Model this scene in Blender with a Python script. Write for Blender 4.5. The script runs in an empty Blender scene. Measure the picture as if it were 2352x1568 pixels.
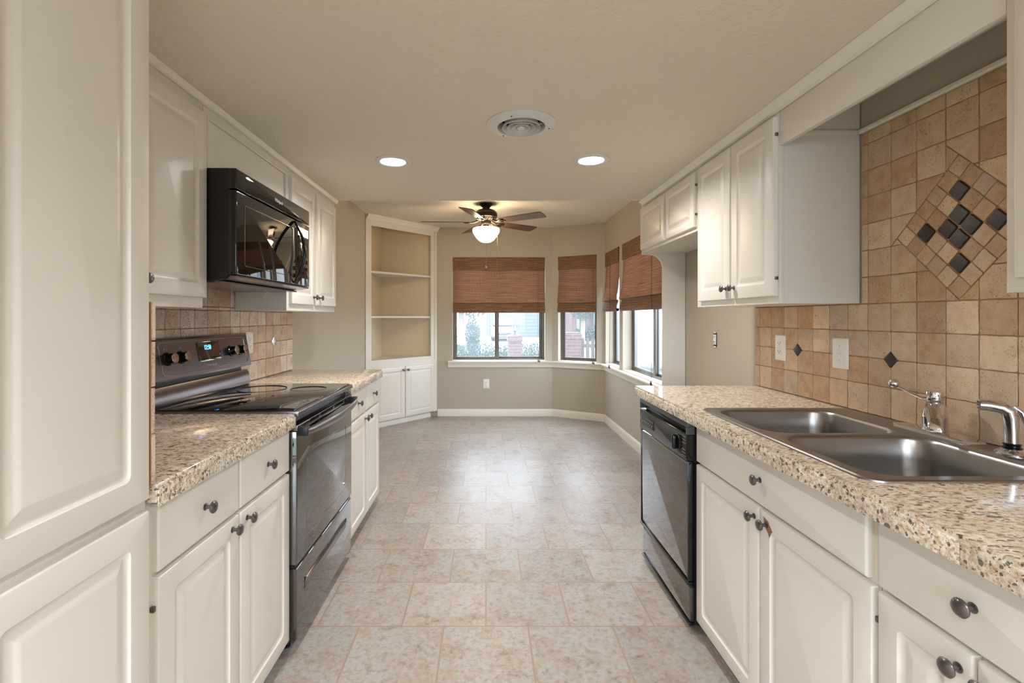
import bpy, bmesh, math, random
from mathutils import Vector, Matrix

random.seed(7)
SC = bpy.context.scene
COL = SC.collection
PI = math.pi
R = math.radians

# ------------------------------------------------------------------ camera
W_PX, H_PX, F_PX, VX, VY = 2352.0, 1568.0, 1110.0, 1116.0, 728.0
cam = bpy.data.cameras.new('camera')
cam_o = bpy.data.objects.new('camera', cam)
COL.objects.link(cam_o)
cam.sensor_width = 36.0
cam.lens = F_PX / W_PX * 36.0
cam.shift_x = (W_PX / 2 - VX) / W_PX
cam.shift_y = -(H_PX / 2 - VY) / W_PX
cam.clip_start = 0.02
cam.clip_end = 300
cam_o.location = (0, 0, 1.28)
cam_o.rotation_euler = (PI / 2, 0, 0)
SC.camera = cam_o

# ------------------------------------------------------------------ view
SC.view_settings.view_transform = 'Standard'
SC.view_settings.look = 'None'
SC.view_settings.exposure = 0.78
SC.view_settings.gamma = 1.0
SC.view_settings.use_curve_mapping = False


def S(r, g, b):
    def f(c):
        c /= 255.0
        return c / 12.92 if c <= 0.04045 else ((c + 0.055) / 1.055) ** 2.4
    return (f(r), f(g), f(b), 1.0)


# ------------------------------------------------------------------ sky and sun
world = bpy.data.worlds.new('sky')
SC.world = world
world.use_nodes = True
bg = world.node_tree.nodes['Background']
bg.inputs['Color'].default_value = (0.78, 0.89, 1.0, 1)
bg.inputs['Strength'].default_value = 7.0


def lamp(name, kind, loc, energy, color=(1, 1, 1), rot=(0, 0, 0), parent=None, **kw):
    l = bpy.data.lights.new(name, kind)
    l.energy = energy
    l.color = color
    for k, v in kw.items():
        setattr(l, k, v)
    o = bpy.data.objects.new(name, l)
    o.location = loc
    o.rotation_euler = rot
    COL.objects.link(o)
    if parent is not None:
        o.parent = parent
    return o


lamp('sun', 'SUN', (0, -5, 20), 1.5, (1.0, 0.95, 0.86), (R(38), 0, R(-28)), angle=R(1.0))

# strength of the seen downlights and the added rear fill pair (built further down)
DOWNLIGHT_W = 10.0
REAR_FILL_W = 26.0
DOWNLIGHT_COL = (1.0, 0.98, 0.95)

# ------------------------------------------------------------------ materials


def new_mat(name):
    m = bpy.data.materials.new(name)
    m.use_nodes = True
    nt = m.node_tree
    b = nt.nodes['Principled BSDF']
    return m, nt, b


class NT:
    """tiny node helper"""

    def __init__(self, nt):
        self.nt = nt

    def n(self, t, **kw):
        nd = self.nt.nodes.new(t)
        for k, v in kw.items():
            setattr(nd, k, v)
        return nd

    def l(self, a, b):
        self.nt.links.new(a, b)

    def coord(self, scale=(1, 1, 1), loc=(0, 0, 0), rot=(0, 0, 0)):
        tc = self.n('ShaderNodeTexCoord')
        mp = self.n('ShaderNodeMapping')
        mp.inputs['Scale'].default_value = scale
        mp.inputs['Location'].default_value = loc
        mp.inputs['Rotation'].default_value = rot
        self.l(tc.outputs['Object'], mp.inputs['Vector'])
        return mp.outputs['Vector']

    def noise(self, vec, scale, detail=4, rough=0.6):
        x = self.n('ShaderNodeTexNoise')
        x.inputs['Scale'].default_value = scale
        x.inputs['Detail'].default_value = detail
        x.inputs['Roughness'].default_value = rough
        self.l(vec, x.inputs['Vector'])
        return x.outputs['Fac']

    def ramp(self, fac, stops, interp='LINEAR'):
        r = self.n('ShaderNodeValToRGB')
        r.color_ramp.interpolation = interp
        e = r.color_ramp.elements
        while len(e) < len(stops):
            e.new(0.5)
        for el, (p, c) in zip(e, stops):
            el.position = p
            el.color = c if len(c) == 4 else (*c, 1)
        self.l(fac, r.inputs['Fac'])
        return r.outputs['Color']

    def mix(self, fac, a, b, mode='MIX'):
        x = self.n('ShaderNodeMix', data_type='RGBA', blend_type=mode)
        for s, v in ((x.inputs[0], fac), (x.inputs[6], a), (x.inputs[7], b)):
            if isinstance(v, (int, float)):
                s.default_value = v
            elif isinstance(v, tuple):
                s.default_value = v
            else:
                self.l(v, s)
        return x.outputs[2]

    def math(self, op, a, b=0.0):
        x = self.n('ShaderNodeMath', operation=op)
        for s, v in ((x.inputs[0], a), (x.inputs[1], b)):
            if isinstance(v, (int, float)):
                s.default_value = v
            else:
                self.l(v, s)
        return x.outputs[0]

    def bump(self, h, bsdf, strength=0.2, dist=0.002):
        x = self.n('ShaderNodeBump')
        x.inputs['Strength'].default_value = strength
        x.inputs['Distance'].default_value = dist
        self.l(h, x.inputs['Height'])
        self.l(x.outputs['Normal'], bsdf.inputs['Normal'])


def plain(name, col, rough=0.5, metal=0.0, spec=0.5, bump=None, var=0.0, emit=None, es=0.0, coat=0.0):
    m, nt, b = new_mat(name)
    b.inputs['Base Color'].default_value = col
    b.inputs['Roughness'].default_value = rough
    b.inputs['Metallic'].default_value = metal
    b.inputs['Specular IOR Level'].default_value = spec
    b.inputs['Coat Weight'].default_value = coat
    h = NT(nt)
    if bump or var:
        v = h.coord()
        if bump:
            f = h.noise(v, bump[0], 5)
            h.bump(f, b, bump[1], bump[2] if len(bump) > 2 else 0.002)
        if var:
            f2 = h.noise(v, 3.0, 3)
            d = tuple(max(0, c * (1 - var)) for c in col[:3]) + (1,)
            h.l(h.mix(f2, d, col), b.inputs['Base Color'])
    if emit:
        b.inputs['Emission Color'].default_value = emit
        b.inputs['Emission Strength'].default_value = es
    return m


MAT = {}
MAT['cream'] = plain('cream cabinet paint', S(229, 222, 212), 0.33, bump=(60, 0.06, 0.001), var=0.03)
MAT['cream_in'] = plain('cabinet interior paint', S(214, 196, 166), 0.5)
MAT['wall'] = plain('greige wall paint', S(186, 175, 157), 0.75, bump=(140, 0.08, 0.001), var=0.03)
MAT['ceil'] = plain('textured ceiling paint', S(226, 216, 200), 0.9, bump=(38, 0.8, 0.006), var=0.06)
MAT['trim'] = plain('semi gloss trim paint', S(232, 225, 210), 0.35)
MAT['grey_soffit'] = plain('soffit wall paint', S(176, 168, 152), 0.7)
MAT['black'] = plain('black gloss enamel', S(14, 14, 16), 0.12)
MAT['black_mat'] = plain('black satin plastic', S(17, 17, 18), 0.42)
MAT['black_glass'] = plain('black glass', S(7, 7, 8), 0.03, spec=0.6, coat=0.4)
MAT['mirror_glass'] = plain('reflective black door glass', S(7, 7, 8), 0.035, spec=0.6, coat=0.8)
MAT['mirror_glass'].node_tree.nodes['Principled BSDF'].inputs['IOR'].default_value = 2.2
MAT['smoke_glass'] = plain('smoked window glass', S(20, 19, 18), 0.02, spec=1.0, coat=1.0)
MAT['dark_steel'] = plain('black stainless steel', S(132, 124, 126), 0.22, 0.95, bump=(8, 0.03, 0.002))
MAT['grey_plastic'] = plain('dark grey plastic', S(74, 76, 80), 0.4)
MAT['chrome'] = plain('polished chrome', S(215, 215, 218), 0.06, 1.0)
MAT['bronze'] = plain('oil rubbed bronze', S(120, 112, 112), 0.28, 0.9)
MAT['white_plastic'] = plain('white plastic', S(236, 232, 224), 0.35)
MAT['slot'] = plain('dark slot', S(40, 36, 32), 0.6)
MAT['accent'] = plain('pewter accent tile', S(70, 64, 60), 0.32, 0.6, bump=(90, 0.3, 0.002))
MAT['dark_stone'] = plain('dark brown stone', S(62, 52, 46), 0.4, bump=(160, 0.5, 0.002), var=0.3)
MAT['fan_bronze'] = plain('aged bronze', S(58, 48, 42), 0.38, 0.7)
MAT['brass'] = plain('brass chain', S(190, 150, 90), 0.3, 0.9)
MAT['alu'] = plain('bronze anodised aluminium', S(112, 106, 100), 0.45, 0.5)
MAT['seal'] = plain('dark window seal', S(50, 46, 44), 0.6)
MAT['grout_r'] = plain('tan grout', S(176, 142, 108), 0.9, bump=(200, 0.3))
MAT['grout_l'] = plain('brown grout', S(158, 118, 82), 0.9, bump=(200, 0.3))
MAT['lettering'] = plain('pale lettering', S(196, 196, 200), 0.4)
MAT['lettering_dim'] = plain('grey lettering', S(150, 150, 154), 0.4)
MAT['led'] = plain('blue led digits', S(20, 60, 200), 0.4, emit=(0.05, 0.25, 1.0, 1), es=4.0)
MAT['lamp_glow'] = plain('lit downlight lens', S(255, 255, 255), 0.4, emit=(0.93, 0.97, 1.0, 1), es=14.0)
MAT['reflector'] = plain('white baffle', S(240, 240, 240), 0.25)
MAT['vent'] = plain('white enamelled vent', S(216, 212, 206), 0.45)
MAT['dark_in'] = plain('dark duct interior', S(60, 55, 48), 0.8)
MAT['chip'] = plain('bare wood under chipped paint', S(150, 112, 80), 0.7)
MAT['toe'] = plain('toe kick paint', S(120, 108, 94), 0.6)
MAT['bark'] = plain('bark', S(110, 92, 76), 0.9, bump=(30, 0.6, 0.02))
MAT['leaf'] = plain('hedge leaves', S(44, 60, 34), 0.6, var=0.5)
MAT['leaf_l'] = plain('bright leaves', S(74, 98, 44), 0.6, var=0.4)
MAT['grass'] = plain('lawn grass', S(84, 92, 60), 0.95, bump=(40, 0.7, 0.02), var=0.3)
MAT['concrete'] = plain('pale concrete', S(104, 101, 96), 0.9, bump=(25, 0.3, 0.01), var=0.1)
MAT['siding'] = plain('white painted siding', S(88, 92, 98), 0.6)
MAT['roof'] = plain('grey shingles', S(120, 112, 106), 0.9, bump=(20, 0.5, 0.02))
MAT['car'] = plain('white car paint', S(116, 120, 124), 0.2, coat=0.6)
MAT['car_glass'] = plain('tinted car glass', S(50, 58, 64), 0.05)
MAT['rubber'] = plain('tyre rubber', S(26, 26, 27), 0.8)
MAT['fence'] = plain('weathered fence wood', S(92, 76, 68), 0.85, bump=(30, 0.5, 0.01), var=0.2)
MAT['lantern'] = plain('black lantern metal', S(40, 44, 50), 0.5, 0.3)
MAT['frost'] = plain('lantern glass', S(160, 164, 168), 0.3)
MAT['tassel'] = plain('dark wood tassel', S(84, 48, 34), 0.5)
MAT['cord'] = plain('brown cord', S(70, 48, 34), 0.8)


def m_bowl():
    m, nt, b = new_mat('lit opal glass')
    b.inputs['Base Color'].default_value = S(255, 240, 220)
    b.inputs['Roughness'].default_value = 0.25
    b.inputs['Emission Color'].default_value = (1.0, 0.78, 0.52, 1)
    b.inputs['Emission Strength'].default_value = 21
    return m


MAT['bowl'] = m_bowl()


def m_floor():
    m, nt, b = new_mat('mottled beige floor tile')
    h = NT(nt)
    rh, bw = 0.332, 0.349
    v = h.coord(loc=(bw * 20, -2.001 + rh * 21, 0))
    br = h.n('ShaderNodeTexBrick')
    br.offset = 0.5
    br.offset_frequency = 2
    br.squash = 1.0
    for k, x in (('Scale', 1.0), ('Mortar Size', 0.0042), ('Mortar Smooth', 0.3), ('Bias', 0.0), ('Brick Width', bw), ('Row Height', rh)):
        br.inputs[k].default_value = x
    br.inputs['Color1'].default_value = (0, 0, 0, 1)
    br.inputs['Color2'].default_value = (1, 1, 1, 1)
    br.inputs['Mortar'].default_value = (0.5, 0.5, 0.5, 1)
    h.l(v, br.inputs['Vector'])
    # shift the mottling tile by tile
    add = h.n('ShaderNodeVectorMath', operation='MULTIPLY_ADD')
    h.l(br.outputs['Color'], add.inputs[0])
    add.inputs[1].default_value = (7, 5, 3)
    h.l(v, add.inputs[2])
    vv = add.outputs[0]
    big = h.noise(vv, 9, 6, 0.68)
    fine = h.noise(vv, 46, 5, 0.7)
    c1 = h.ramp(big, [(0.32, S(126, 104, 88)), (0.42, S(154, 138, 124)), (0.52, S(168, 161, 153)), (0.64, S(158, 157, 155)), (0.74, S(176, 174, 171))])
    c2 = h.ramp(fine, [(0.32, S(104, 90, 80)), (0.46, S(162, 152, 142)), (0.58, S(180, 176, 171)), (0.72, S(154, 153, 152))])
    c = h.mix(0.45, c1, c2)
    warm = h.ramp(h.noise(vv, 13, 6, 0.72), [(0.50, (0, 0, 0, 1)), (0.62, (1, 1, 1, 1))])
    c = h.mix(h.math('MULTIPLY', warm, 0.5), c, S(166, 140, 118))
    t = h.mix(0.10, c, br.outputs['Color'], 'OVERLAY')
    c = h.mix(br.outputs['Fac'], t, S(158, 135, 118))
    h.l(c, b.inputs['Base Color'])
    rr = h.n('ShaderNodeMapRange')
    rr.inputs['To Min'].default_value = 0.30
    rr.inputs['To Max'].default_value = 0.44
    h.l(fine, rr.inputs['Value'])
    h.l(rr.outputs[0], b.inputs['Roughness'])
    inv = h.math('SUBTRACT', 1.0, br.outputs['Fac'])
    hh = h.math('ADD', inv, h.math('MULTIPLY', fine, 0.35))
    h.bump(hh, b, 0.25, 0.0015)
    return m


MAT['floor'] = m_floor()


def m_granite():
    m, nt, b = new_mat('speckled beige granite')
    h = NT(nt)
    v = h.coord(scale=(0.55, 1.0, 1.0))
    n1 = h.noise(v, 120, 5, 0.72)
    n3 = h.noise(v, 30, 4, 0.65)
    base = h.ramp(n1, [(0.34, S(168, 138, 108)), (0.43, S(208, 186, 158)), (0.53, S(230, 218, 200)), (0.66, S(242, 238, 230))])
    cloud = h.ramp(n3, [(0.42, (1, 1, 1, 1)), (0.60, (0, 0, 0, 1))])
    base = h.mix(h.math('MULTIPLY', cloud, 0.30), base, S(176, 158, 136))
    n5 = h.noise(v, 95, 3, 0.6)
    rust = h.ramp(n5, [(0.60, (0, 0, 0, 1)), (0.68, (1, 1, 1, 1))])
    base = h.mix(h.math('MULTIPLY', rust, 0.55), base, S(184, 132, 84))

    def specks(scale, keep, size, seed):
        vo = h.n('ShaderNodeTexVoronoi')
        vo.inputs['Scale'].default_value = scale
        mp = h.n('ShaderNodeMapping')
        mp.inputs['Location'].default_value = (seed, seed * 2, 0)
        nz = h.n('ShaderNodeTexNoise')
        nz.inputs['Scale'].default_value = 140
        h.l(v, nz.inputs['Vector'])
        wv = h.n('ShaderNodeVectorMath', operation='MULTIPLY_ADD')
        h.l(nz.outputs['Color'], wv.inputs[0])
        wv.inputs[1].default_value = (.007, .007, .007)
        h.l(v, wv.inputs[2])
        h.l(wv.outputs[0], mp.inputs['Vector'])
        h.l(mp.outputs[0], vo.inputs['Vector'])
        sp = h.n('ShaderNodeSeparateColor')
        h.l(vo.outputs['Color'], sp.inputs[0])
        pick = h.math('GREATER_THAN', sp.outputs[0], keep)
        rad = h.math('MULTIPLY', sp.outputs[1], size)
        core = h.math('LESS_THAN', vo.outputs['Distance'], rad)
        return h.math('MULTIPLY', pick, core)
    c = h.mix(h.math('MULTIPLY', specks(115, 0.62, 0.60, 3.1), 0.65), base, S(140, 124, 110))
    c = h.mix(h.math('MULTIPLY', specks(108, 0.71, 0.58, 0.0), 0.8), c, S(66, 58, 54))
    c = h.mix(h.math('MULTIPLY', specks(190, 0.70, 0.60, 7.7), 0.8), c, S(80, 68, 62))
    h.l(c, b.inputs['Base Color'])
    b.inputs['Roughness'].default_value = 0.12
    return m


MAT['granite'] = m_granite()


def m_travertine(name, stops, pit_lo, pit_hi, pitcol, pale):
    m, nt, b = new_mat(name)
    h = NT(nt)
    g = h.n('ShaderNodeNewGeometry')
    rnd = g.outputs['Random Per Island']
    tc = h.n('ShaderNodeTexCoord')
    add = h.n('ShaderNodeVectorMath', operation='MULTIPLY_ADD')
    cx = h.n('ShaderNodeCombineXYZ')
    for i in range(3):
        h.l(rnd, cx.inputs[i])
    h.l(cx.outputs[0], add.inputs[0])
    add.inputs[1].default_value = (13, 17, 19)
    h.l(tc.outputs['Object'], add.inputs[2])
    v = add.outputs[0]
    tint = h.ramp(rnd, stops, 'CONSTANT')
    mott = h.noise(v, 22, 6, 0.65)
    mo = h.ramp(mott, [(0.32, S(176, 140, 104)), (0.5, pale), (0.7, S(232, 214, 190))])
    c = h.mix(0.36, tint, mo)
    pit = h.noise(v, 170, 4, 0.7)
    where = h.noise(v, 16, 3, 0.5)
    pp = h.ramp(pit, [(pit_lo, (1, 1, 1, 1)), (pit_hi, (0, 0, 0, 1))])
    ww = h.ramp(where, [(0.42, (0, 0, 0, 1)), (0.6, (1, 1, 1, 1))])
    pm = h.math('MULTIPLY', pp, ww)
    c = h.mix(h.math('MULTIPLY', pm, 0.75), c, pitcol)
    h.l(c, b.inputs['Base Color'])
    b.inputs['Roughness'].default_value = 0.55
    h.bump(h.math('SUBTRACT', mott, pm), b, 0.35, 0.002)
    return m


MAT['trav_r'] = m_travertine('tumbled tan travertine',
                             [(0.0, S(206, 176, 142)), (0.16, S(188, 150, 112)), (0.30, S(214, 188, 156)), (0.44, S(194, 168, 140)),
                              (0.56, S(188, 168, 146)), (0.66, S(228, 200, 166)), (0.78, S(176, 140, 104)), (0.92, S(190, 142, 82))],
                             0.36, 0.44, S(136, 98, 68), S(218, 190, 160))
MAT['trav_l'] = m_travertine('tumbled pale pitted travertine',
                             [(0.0, S(222, 206, 190)), (0.2, S(206, 180, 154)), (0.4, S(228, 216, 204)), (0.6, S(202, 172, 140)),
                              (0.75, S(214, 196, 178)), (0.9, S(194, 160, 124))],
                             0.42, 0.50, S(122, 84, 56), S(220, 202, 184))


def m_steel():
    m, nt, b = new_mat('brushed stainless steel')
    h = NT(nt)
    v = h.coord(scale=(4, 260, 260))
    n = h.noise(v, 3, 3)
    b.inputs['Base Color'].default_value = S(158, 155, 153)
    b.inputs['Metallic'].default_value = 1.0
    b.inputs['Roughness'].default_value = 0.29
    h.bump(n, b, 0.06, 0.0005)
    return m


MAT['steel'] = m_steel()


def m_bamboo(name, dark, mid, light, transl):
    m, nt, b = new_mat(name)
    h = NT(nt)
    tc = h.n('ShaderNodeTexCoord')
    sep = h.n('ShaderNodeSeparateXYZ')
    h.l(tc.outputs['Object'], sep.inputs[0])
    mp = h.n('ShaderNodeMapping')
    mp.inputs['Scale'].default_value = (2.2, 2, 150)
    h.l(tc.outputs['Object'], mp.inputs['Vector'])
    slat = h.noise(mp.outputs[0], 1.0, 3, 0.6)
    mp2 = h.n('ShaderNodeMapping')
    mp2.inputs['Scale'].default_value = (60, 5, 240)
    h.l(tc.outputs['Object'], mp2.inputs['Vector'])
    fleck = h.noise(mp2.outputs[0], 1.0, 2, 0.6)
    c = h.ramp(slat, [(0.32, dark), (0.5, mid), (0.68, light)])
    c = h.mix(0.38, c, h.ramp(fleck, [(0.35, dark), (0.65, light)]))
    mp3 = h.n('ShaderNodeMapping')
    mp3.inputs['Scale'].default_value = (5, 2, 95)
    h.l(tc.outputs['Object'], mp3.inputs['Vector'])
    hue = h.noise(mp3.outputs[0], 1.0, 2, 0.5)
    c = h.mix(0.30, c, h.ramp(hue, [(0.34, S(112, 92, 104)), (0.48, mid), (0.62, S(196, 138, 92))]))
    # rows of thicker dark reeds and the vertical binding threads
    row = h.math('ABSOLUTE', h.math('SINE', h.math('MULTIPLY', sep.outputs['Z'], PI / 0.0245)))
    band = h.ramp(row, [(0.05, (1, 1, 1, 1)), (0.32, (0, 0, 0, 1))])
    th = h.math('ABSOLUTE', h.math('SINE', h.math('MULTIPLY', sep.outputs['X'], PI / 0.036)))
    thr = h.ramp(th, [(0.04, (1, 1, 1, 1)), (0.14, (0, 0, 0, 1))])
    c = h.mix(h.math('MULTIPLY', band, 0.6), c, dark)
    c = h.mix(h.math('MULTIPLY', thr, 0.45), c, dark)
    h.l(c, b.inputs['Base Color'])
    b.inputs['Roughness'].default_value = 0.65
    h.bump(slat, b, 0.4, 0.002)
    tr = h.n('ShaderNodeBsdfTranslucent')
    h.l(h.mix(0.35, c, S(225, 175, 150)), tr.inputs['Color'])
    mx = h.n('ShaderNodeMixShader')
    mx.inputs[0].default_value = transl
    h.l(b.outputs[0], mx.inputs[1])
    h.l(tr.outputs[0], mx.inputs[2])
    h.l(mx.outputs[0], nt.nodes['Material Output'].inputs['Surface'])
    return m


MAT['bamboo'] = m_bamboo('woven bamboo shade', S(62, 44, 38), S(146, 112, 92), S(222, 190, 166), 0.42)
MAT['bamboo_top'] = m_bamboo('woven bamboo valance', S(56, 38, 22), S(118, 82, 50), S(168, 128, 86), 0.0)


def m_wood():
    m, nt, b = new_mat('dark walnut blade')
    h = NT(nt)
    v = h.coord(scale=(4, 60, 60))
    n = h.noise(v, 1.5, 4)
    h.l(h.ramp(n, [(0.3, S(56, 36, 28)), (0.55, S(92, 62, 48)), (0.75, S(112, 80, 64))]), b.inputs['Base Color'])
    b.inputs['Roughness'].default_value = 0.35
    return m


MAT['wood'] = m_wood()


def m_brick(name, c1, c2, mortar):
    m, nt, b = new_mat(name)
    h = NT(nt)
    tc = h.n('ShaderNodeTexCoord')
    sep = h.n('ShaderNodeSeparateXYZ')
    h.l(tc.outputs['Object'], sep.inputs[0])
    cb = h.n('ShaderNodeCombineXYZ')
    h.l(h.math('ADD', sep.outputs['X'], sep.outputs['Y']), cb.inputs[0])
    h.l(sep.outputs['Z'], cb.inputs[1])
    br = h.n('ShaderNodeTexBrick')
    for k, x in (('Scale', 1.0), ('Mortar Size', 0.006), ('Mortar Smooth', 0.2), ('Brick Width', 0.21), ('Row Height', 0.075)):
        br.inputs[k].default_value = x
    br.inputs['Color1'].default_value = c1
    br.inputs['Color2'].default_value = c2
    br.inputs['Mortar'].default_value = mortar
    h.l(cb.outputs[0], br.inputs['Vector'])
    h.l(br.outputs['Color'], b.inputs['Base Color'])
    b.inputs['Roughness'].default_value = 0.85
    return m


MAT['brick'] = m_brick('red brick', S(92, 52, 44), S(78, 45, 38), S(100, 93, 87))
MAT['brick_wing'] = m_brick('pale painted brick', S(214, 206, 200), S(206, 197, 192), S(188, 184, 182))
MAT['brick_pale'] = m_brick('pale washed brick', S(100, 92, 88), S(92, 84, 82), S(82, 78, 76))


def m_pane():
    """window glass with the fine insect screen outside it: mostly clear, part of it a pale veil lit by the daylight"""
    m, nt, b = new_mat('window glass and insect screen')
    h = NT(nt)
    nt.nodes.remove(b)
    t = h.n('ShaderNodeBsdfTransparent')
    t.inputs['Color'].default_value = (0.97, 0.985, 1.0, 1)
    d = h.n('ShaderNodeBsdfTranslucent')
    d.inputs['Color'].default_value = (0.80, 0.88, 1.0, 1)
    g = h.n('ShaderNodeBsdfGlossy')
    g.inputs['Roughness'].default_value = 0.02
    f = h.n('ShaderNodeFresnel')
    f.inputs['IOR'].default_value = 1.3
    m1 = h.n('ShaderNodeMixShader')
    m1.inputs[0].default_value = 0.05
    h.l(t.outputs[0], m1.inputs[1])
    h.l(d.outputs[0], m1.inputs[2])
    m2 = h.n('ShaderNodeMixShader')
    gm = h.n('ShaderNodeNewGeometry')
    h.l(h.math('MULTIPLY', f.outputs[0], h.math('SUBTRACT', 1.0, gm.outputs['Backfacing'])), m2.inputs[0])
    h.l(m1.outputs[0], m2.inputs[1])
    h.l(g.outputs[0], m2.inputs[2])
    h.l(m2.outputs[0], nt.nodes['Material Output'].inputs['Surface'])
    return m


MAT['pane'] = m_pane()

# ------------------------------------------------------------------ mesh helpers


class MB:
    def __init__(self):
        self.bm = bmesh.new()

    def box(self, x0, x1, y0, y1, z0, z1, bev=0.0, seg=2):
        bm = self.bm
        x0, x1 = min(x0, x1), max(x0, x1)
        y0, y1 = min(y0, y1), max(y0, y1)
        z0, z1 = min(z0, z1), max(z0, z1)
        v = [bm.verts.new(p) for p in ((x0, y0, z0), (x1, y0, z0), (x1, y1, z0), (x0, y1, z0),
                                       (x0, y0, z1), (x1, y0, z1), (x1, y1, z1), (x0, y1, z1))]
        fs = [bm.faces.new([v[i] for i in q]) for q in ((0, 3, 2, 1), (4, 5, 6, 7), (0, 1, 5, 4), (1, 2, 6, 5), (2, 3, 7, 6), (3, 0, 4, 7))]
        if bev:
            es = list({e for f in fs for e in f.edges})
            bmesh.ops.bevel(bm, geom=es, offset=bev, segments=seg, affect='EDGES', profile=0.5)
        return self

    def loft(self, rings, cap=True, closed=True):
        """rings: lists of 3-D points with equal counts"""
        bm = self.bm
        vs = [[bm.verts.new(p) for p in r] for r in rings]
        n = len(vs[0])
        for a, b in zip(vs[:-1], vs[1:]):
            for i in range(n if closed else n - 1):
                j = (i + 1) % n
                bm.faces.new((a[i], a[j], b[j], b[i]))
        if cap:
            bm.faces.new(list(reversed(vs[0])))
            bm.faces.new(vs[-1])
        return self

    def lathe(self, prof, c=(0, 0, 0), seg=32, axis='Z', cap=True):
        """prof: (radius, height) pairs about an axis through c"""
        rings = []
        for r, z in prof:
            r = max(r, 1e-4)
            ring = []
            for i in range(seg):
                a = 2 * PI * i / seg
                p, q = r * math.cos(a), r * math.sin(a)
                if axis == 'Z':
                    ring.append((c[0] + p, c[1] + q, c[2] + z))
                elif axis == 'Y':
                    ring.append((c[0] + p, c[1] + z, c[2] + q))
                else:
                    ring.append((c[0] + z, c[1] + p, c[2] + q))
            rings.append(ring)
        return self.loft(rings, cap)

    def tube(self, pts, rad, seg=10):
        """round bar along pts; rad a number or one per point"""
        pts = [Vector(p) for p in pts]
        rads = rad if isinstance(rad, (list, tuple)) else [rad] * len(pts)
        rings = []
        up = Vector((0, 0, 1))
        prev = None
        for i, p in enumerate(pts):
            d = (pts[min(i + 1, len(pts) - 1)] - pts[max(i - 1, 0)]).normalized()
            if prev is None:
                a = d.cross(up)
                if a.length < 1e-3:
                    a = d.cross(Vector((1, 0, 0)))
            else:
                a = prev - d * prev.dot(d)
            a.normalize()
            prev = a
            b = d.cross(a)
            rings.append([tuple(p + (a * math.cos(2 * PI * k / seg) + b * math.sin(2 * PI * k / seg)) * rads[i]) for k in range(seg)])
        return self.loft(rings)

    def prism(self, poly, a, b, plane='XZ'):
        """poly of 2-D points, extruded from a to b along the missing axis"""
        def mk(p, t):
            return {'XZ': (p[0], t, p[1]), 'XY': (p[0], p[1], t), 'YZ': (t, p[0], p[1])}[plane]
        return self.loft([[mk(p, a) for p in poly], [mk(p, b) for p in poly]])

    def build(self, name, mat, parent=None, smooth=35, loc=None):
        bm = self.bm
        bmesh.ops.recalc_face_normals(bm, faces=bm.faces[:])
        me = bpy.data.meshes.new(name)
        bm.to_mesh(me)
        bm.free()
        if smooth:
            for p in me.polygons:
                p.use_smooth = True
            me.set_sharp_from_angle(angle=R(smooth))
        me.materials.append(MAT[mat])
        o = bpy.data.objects.new(name, me)
        COL.objects.link(o)
        if parent is not None:
            o.parent = parent
        if loc:
            o.location = loc
        return o


def tag(o, label, cat, group=None):
    o['label'] = label
    o['category'] = cat
    if group:
        o['group'] = group
    return o


def struct(o):
    o['kind'] = 'structure'
    return o


def thing(name, label, cat, loc=(0, 0, 0), rotz=0.0, group=None):
    o = bpy.data.objects.new(name, None)
    o.empty_display_size = 0.1
    COL.objects.link(o)
    o.location = loc
    o.rotation_euler = (0, 0, rotz)
    if label:
        tag(o, label, cat, group)
    return o


def copy_tree(o, parent=None):
    c = o.copy()
    COL.objects.link(c)
    if parent is not None:
        c.parent = parent
    for ch in [x for x in bpy.data.objects if x.parent == o]:
        copy_tree(ch, c)
    return c


def rrect(x0, x1, z0, z1, r, n=4):
    r = max(r, 4e-4)
    pts = []
    for cx, cz, a0 in ((x1 - r, z1 - r, 0), (x0 + r, z1 - r, 90), (x0 + r, z0 + r, 180), (x1 - r, z0 + r, 270)):
        for k in range(n + 1):
            a = R(a0 + 90 * k / n)
            pts.append((cx + r * math.cos(a), cz + r * math.sin(a)))
    return pts


def panel_front(mb, x0, x1, z0, z1, rings, y0=0.0):
    """rings: (inset, y, corner radius), lofted as rounded rectangles facing -Y"""
    mb.loft([[(p[0], y0 + y, p[1]) for p in rrect(x0 + i, x1 - i, z0 + i, z1 - i, r)] for i, y, r in rings])
    return mb


T_DOOR = 0.020


def raised(frame=0.052):
    t = T_DOOR
    return [(0, 0, 0.001), (0, -t + 0.005, 0.002), (0.002, -t + 0.0015, 0.002), (0.006, -t, 0.002), (frame, -t, 0.014),
            (frame + 0.003, -t + 0.004, 0.013), (frame + 0.010, -t + 0.0075, 0.010), (frame + 0.015, -t + 0.0075, 0.003),
            (frame + 0.019, -t + 0.0055, 0.001), (frame + 0.034, -t + 0.001, 0.001), (frame + 0.037, -t + 0.0005, 0.001)]


FLAT = [(0, 0, 0.001), (0, -T_DOOR + 0.006, 0.002), (0.003, -T_DOOR + 0.0015, 0.002), (0.008, -T_DOOR, 0.002)]


def knob(parent, x, z, y=-T_DOOR, s=1.0):
    mb = MB()
    mb.lathe([(0.009, 0.0), (0.009, -0.002), (0.005, -0.004), (0.0048, -0.014), (0.010, -0.017), (0.0155, -0.020), (0.0165, -0.0235),
              (0.014, -0.027), (0.008, -0.0295), (0.0, -0.030)], (0, 0, 0), 20, 'Y')
    o = mb.build('knob', 'bronze', parent, 50)
    o.location = (x, y, z)
    o.scale = (s, s, s)
    return o


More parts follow.
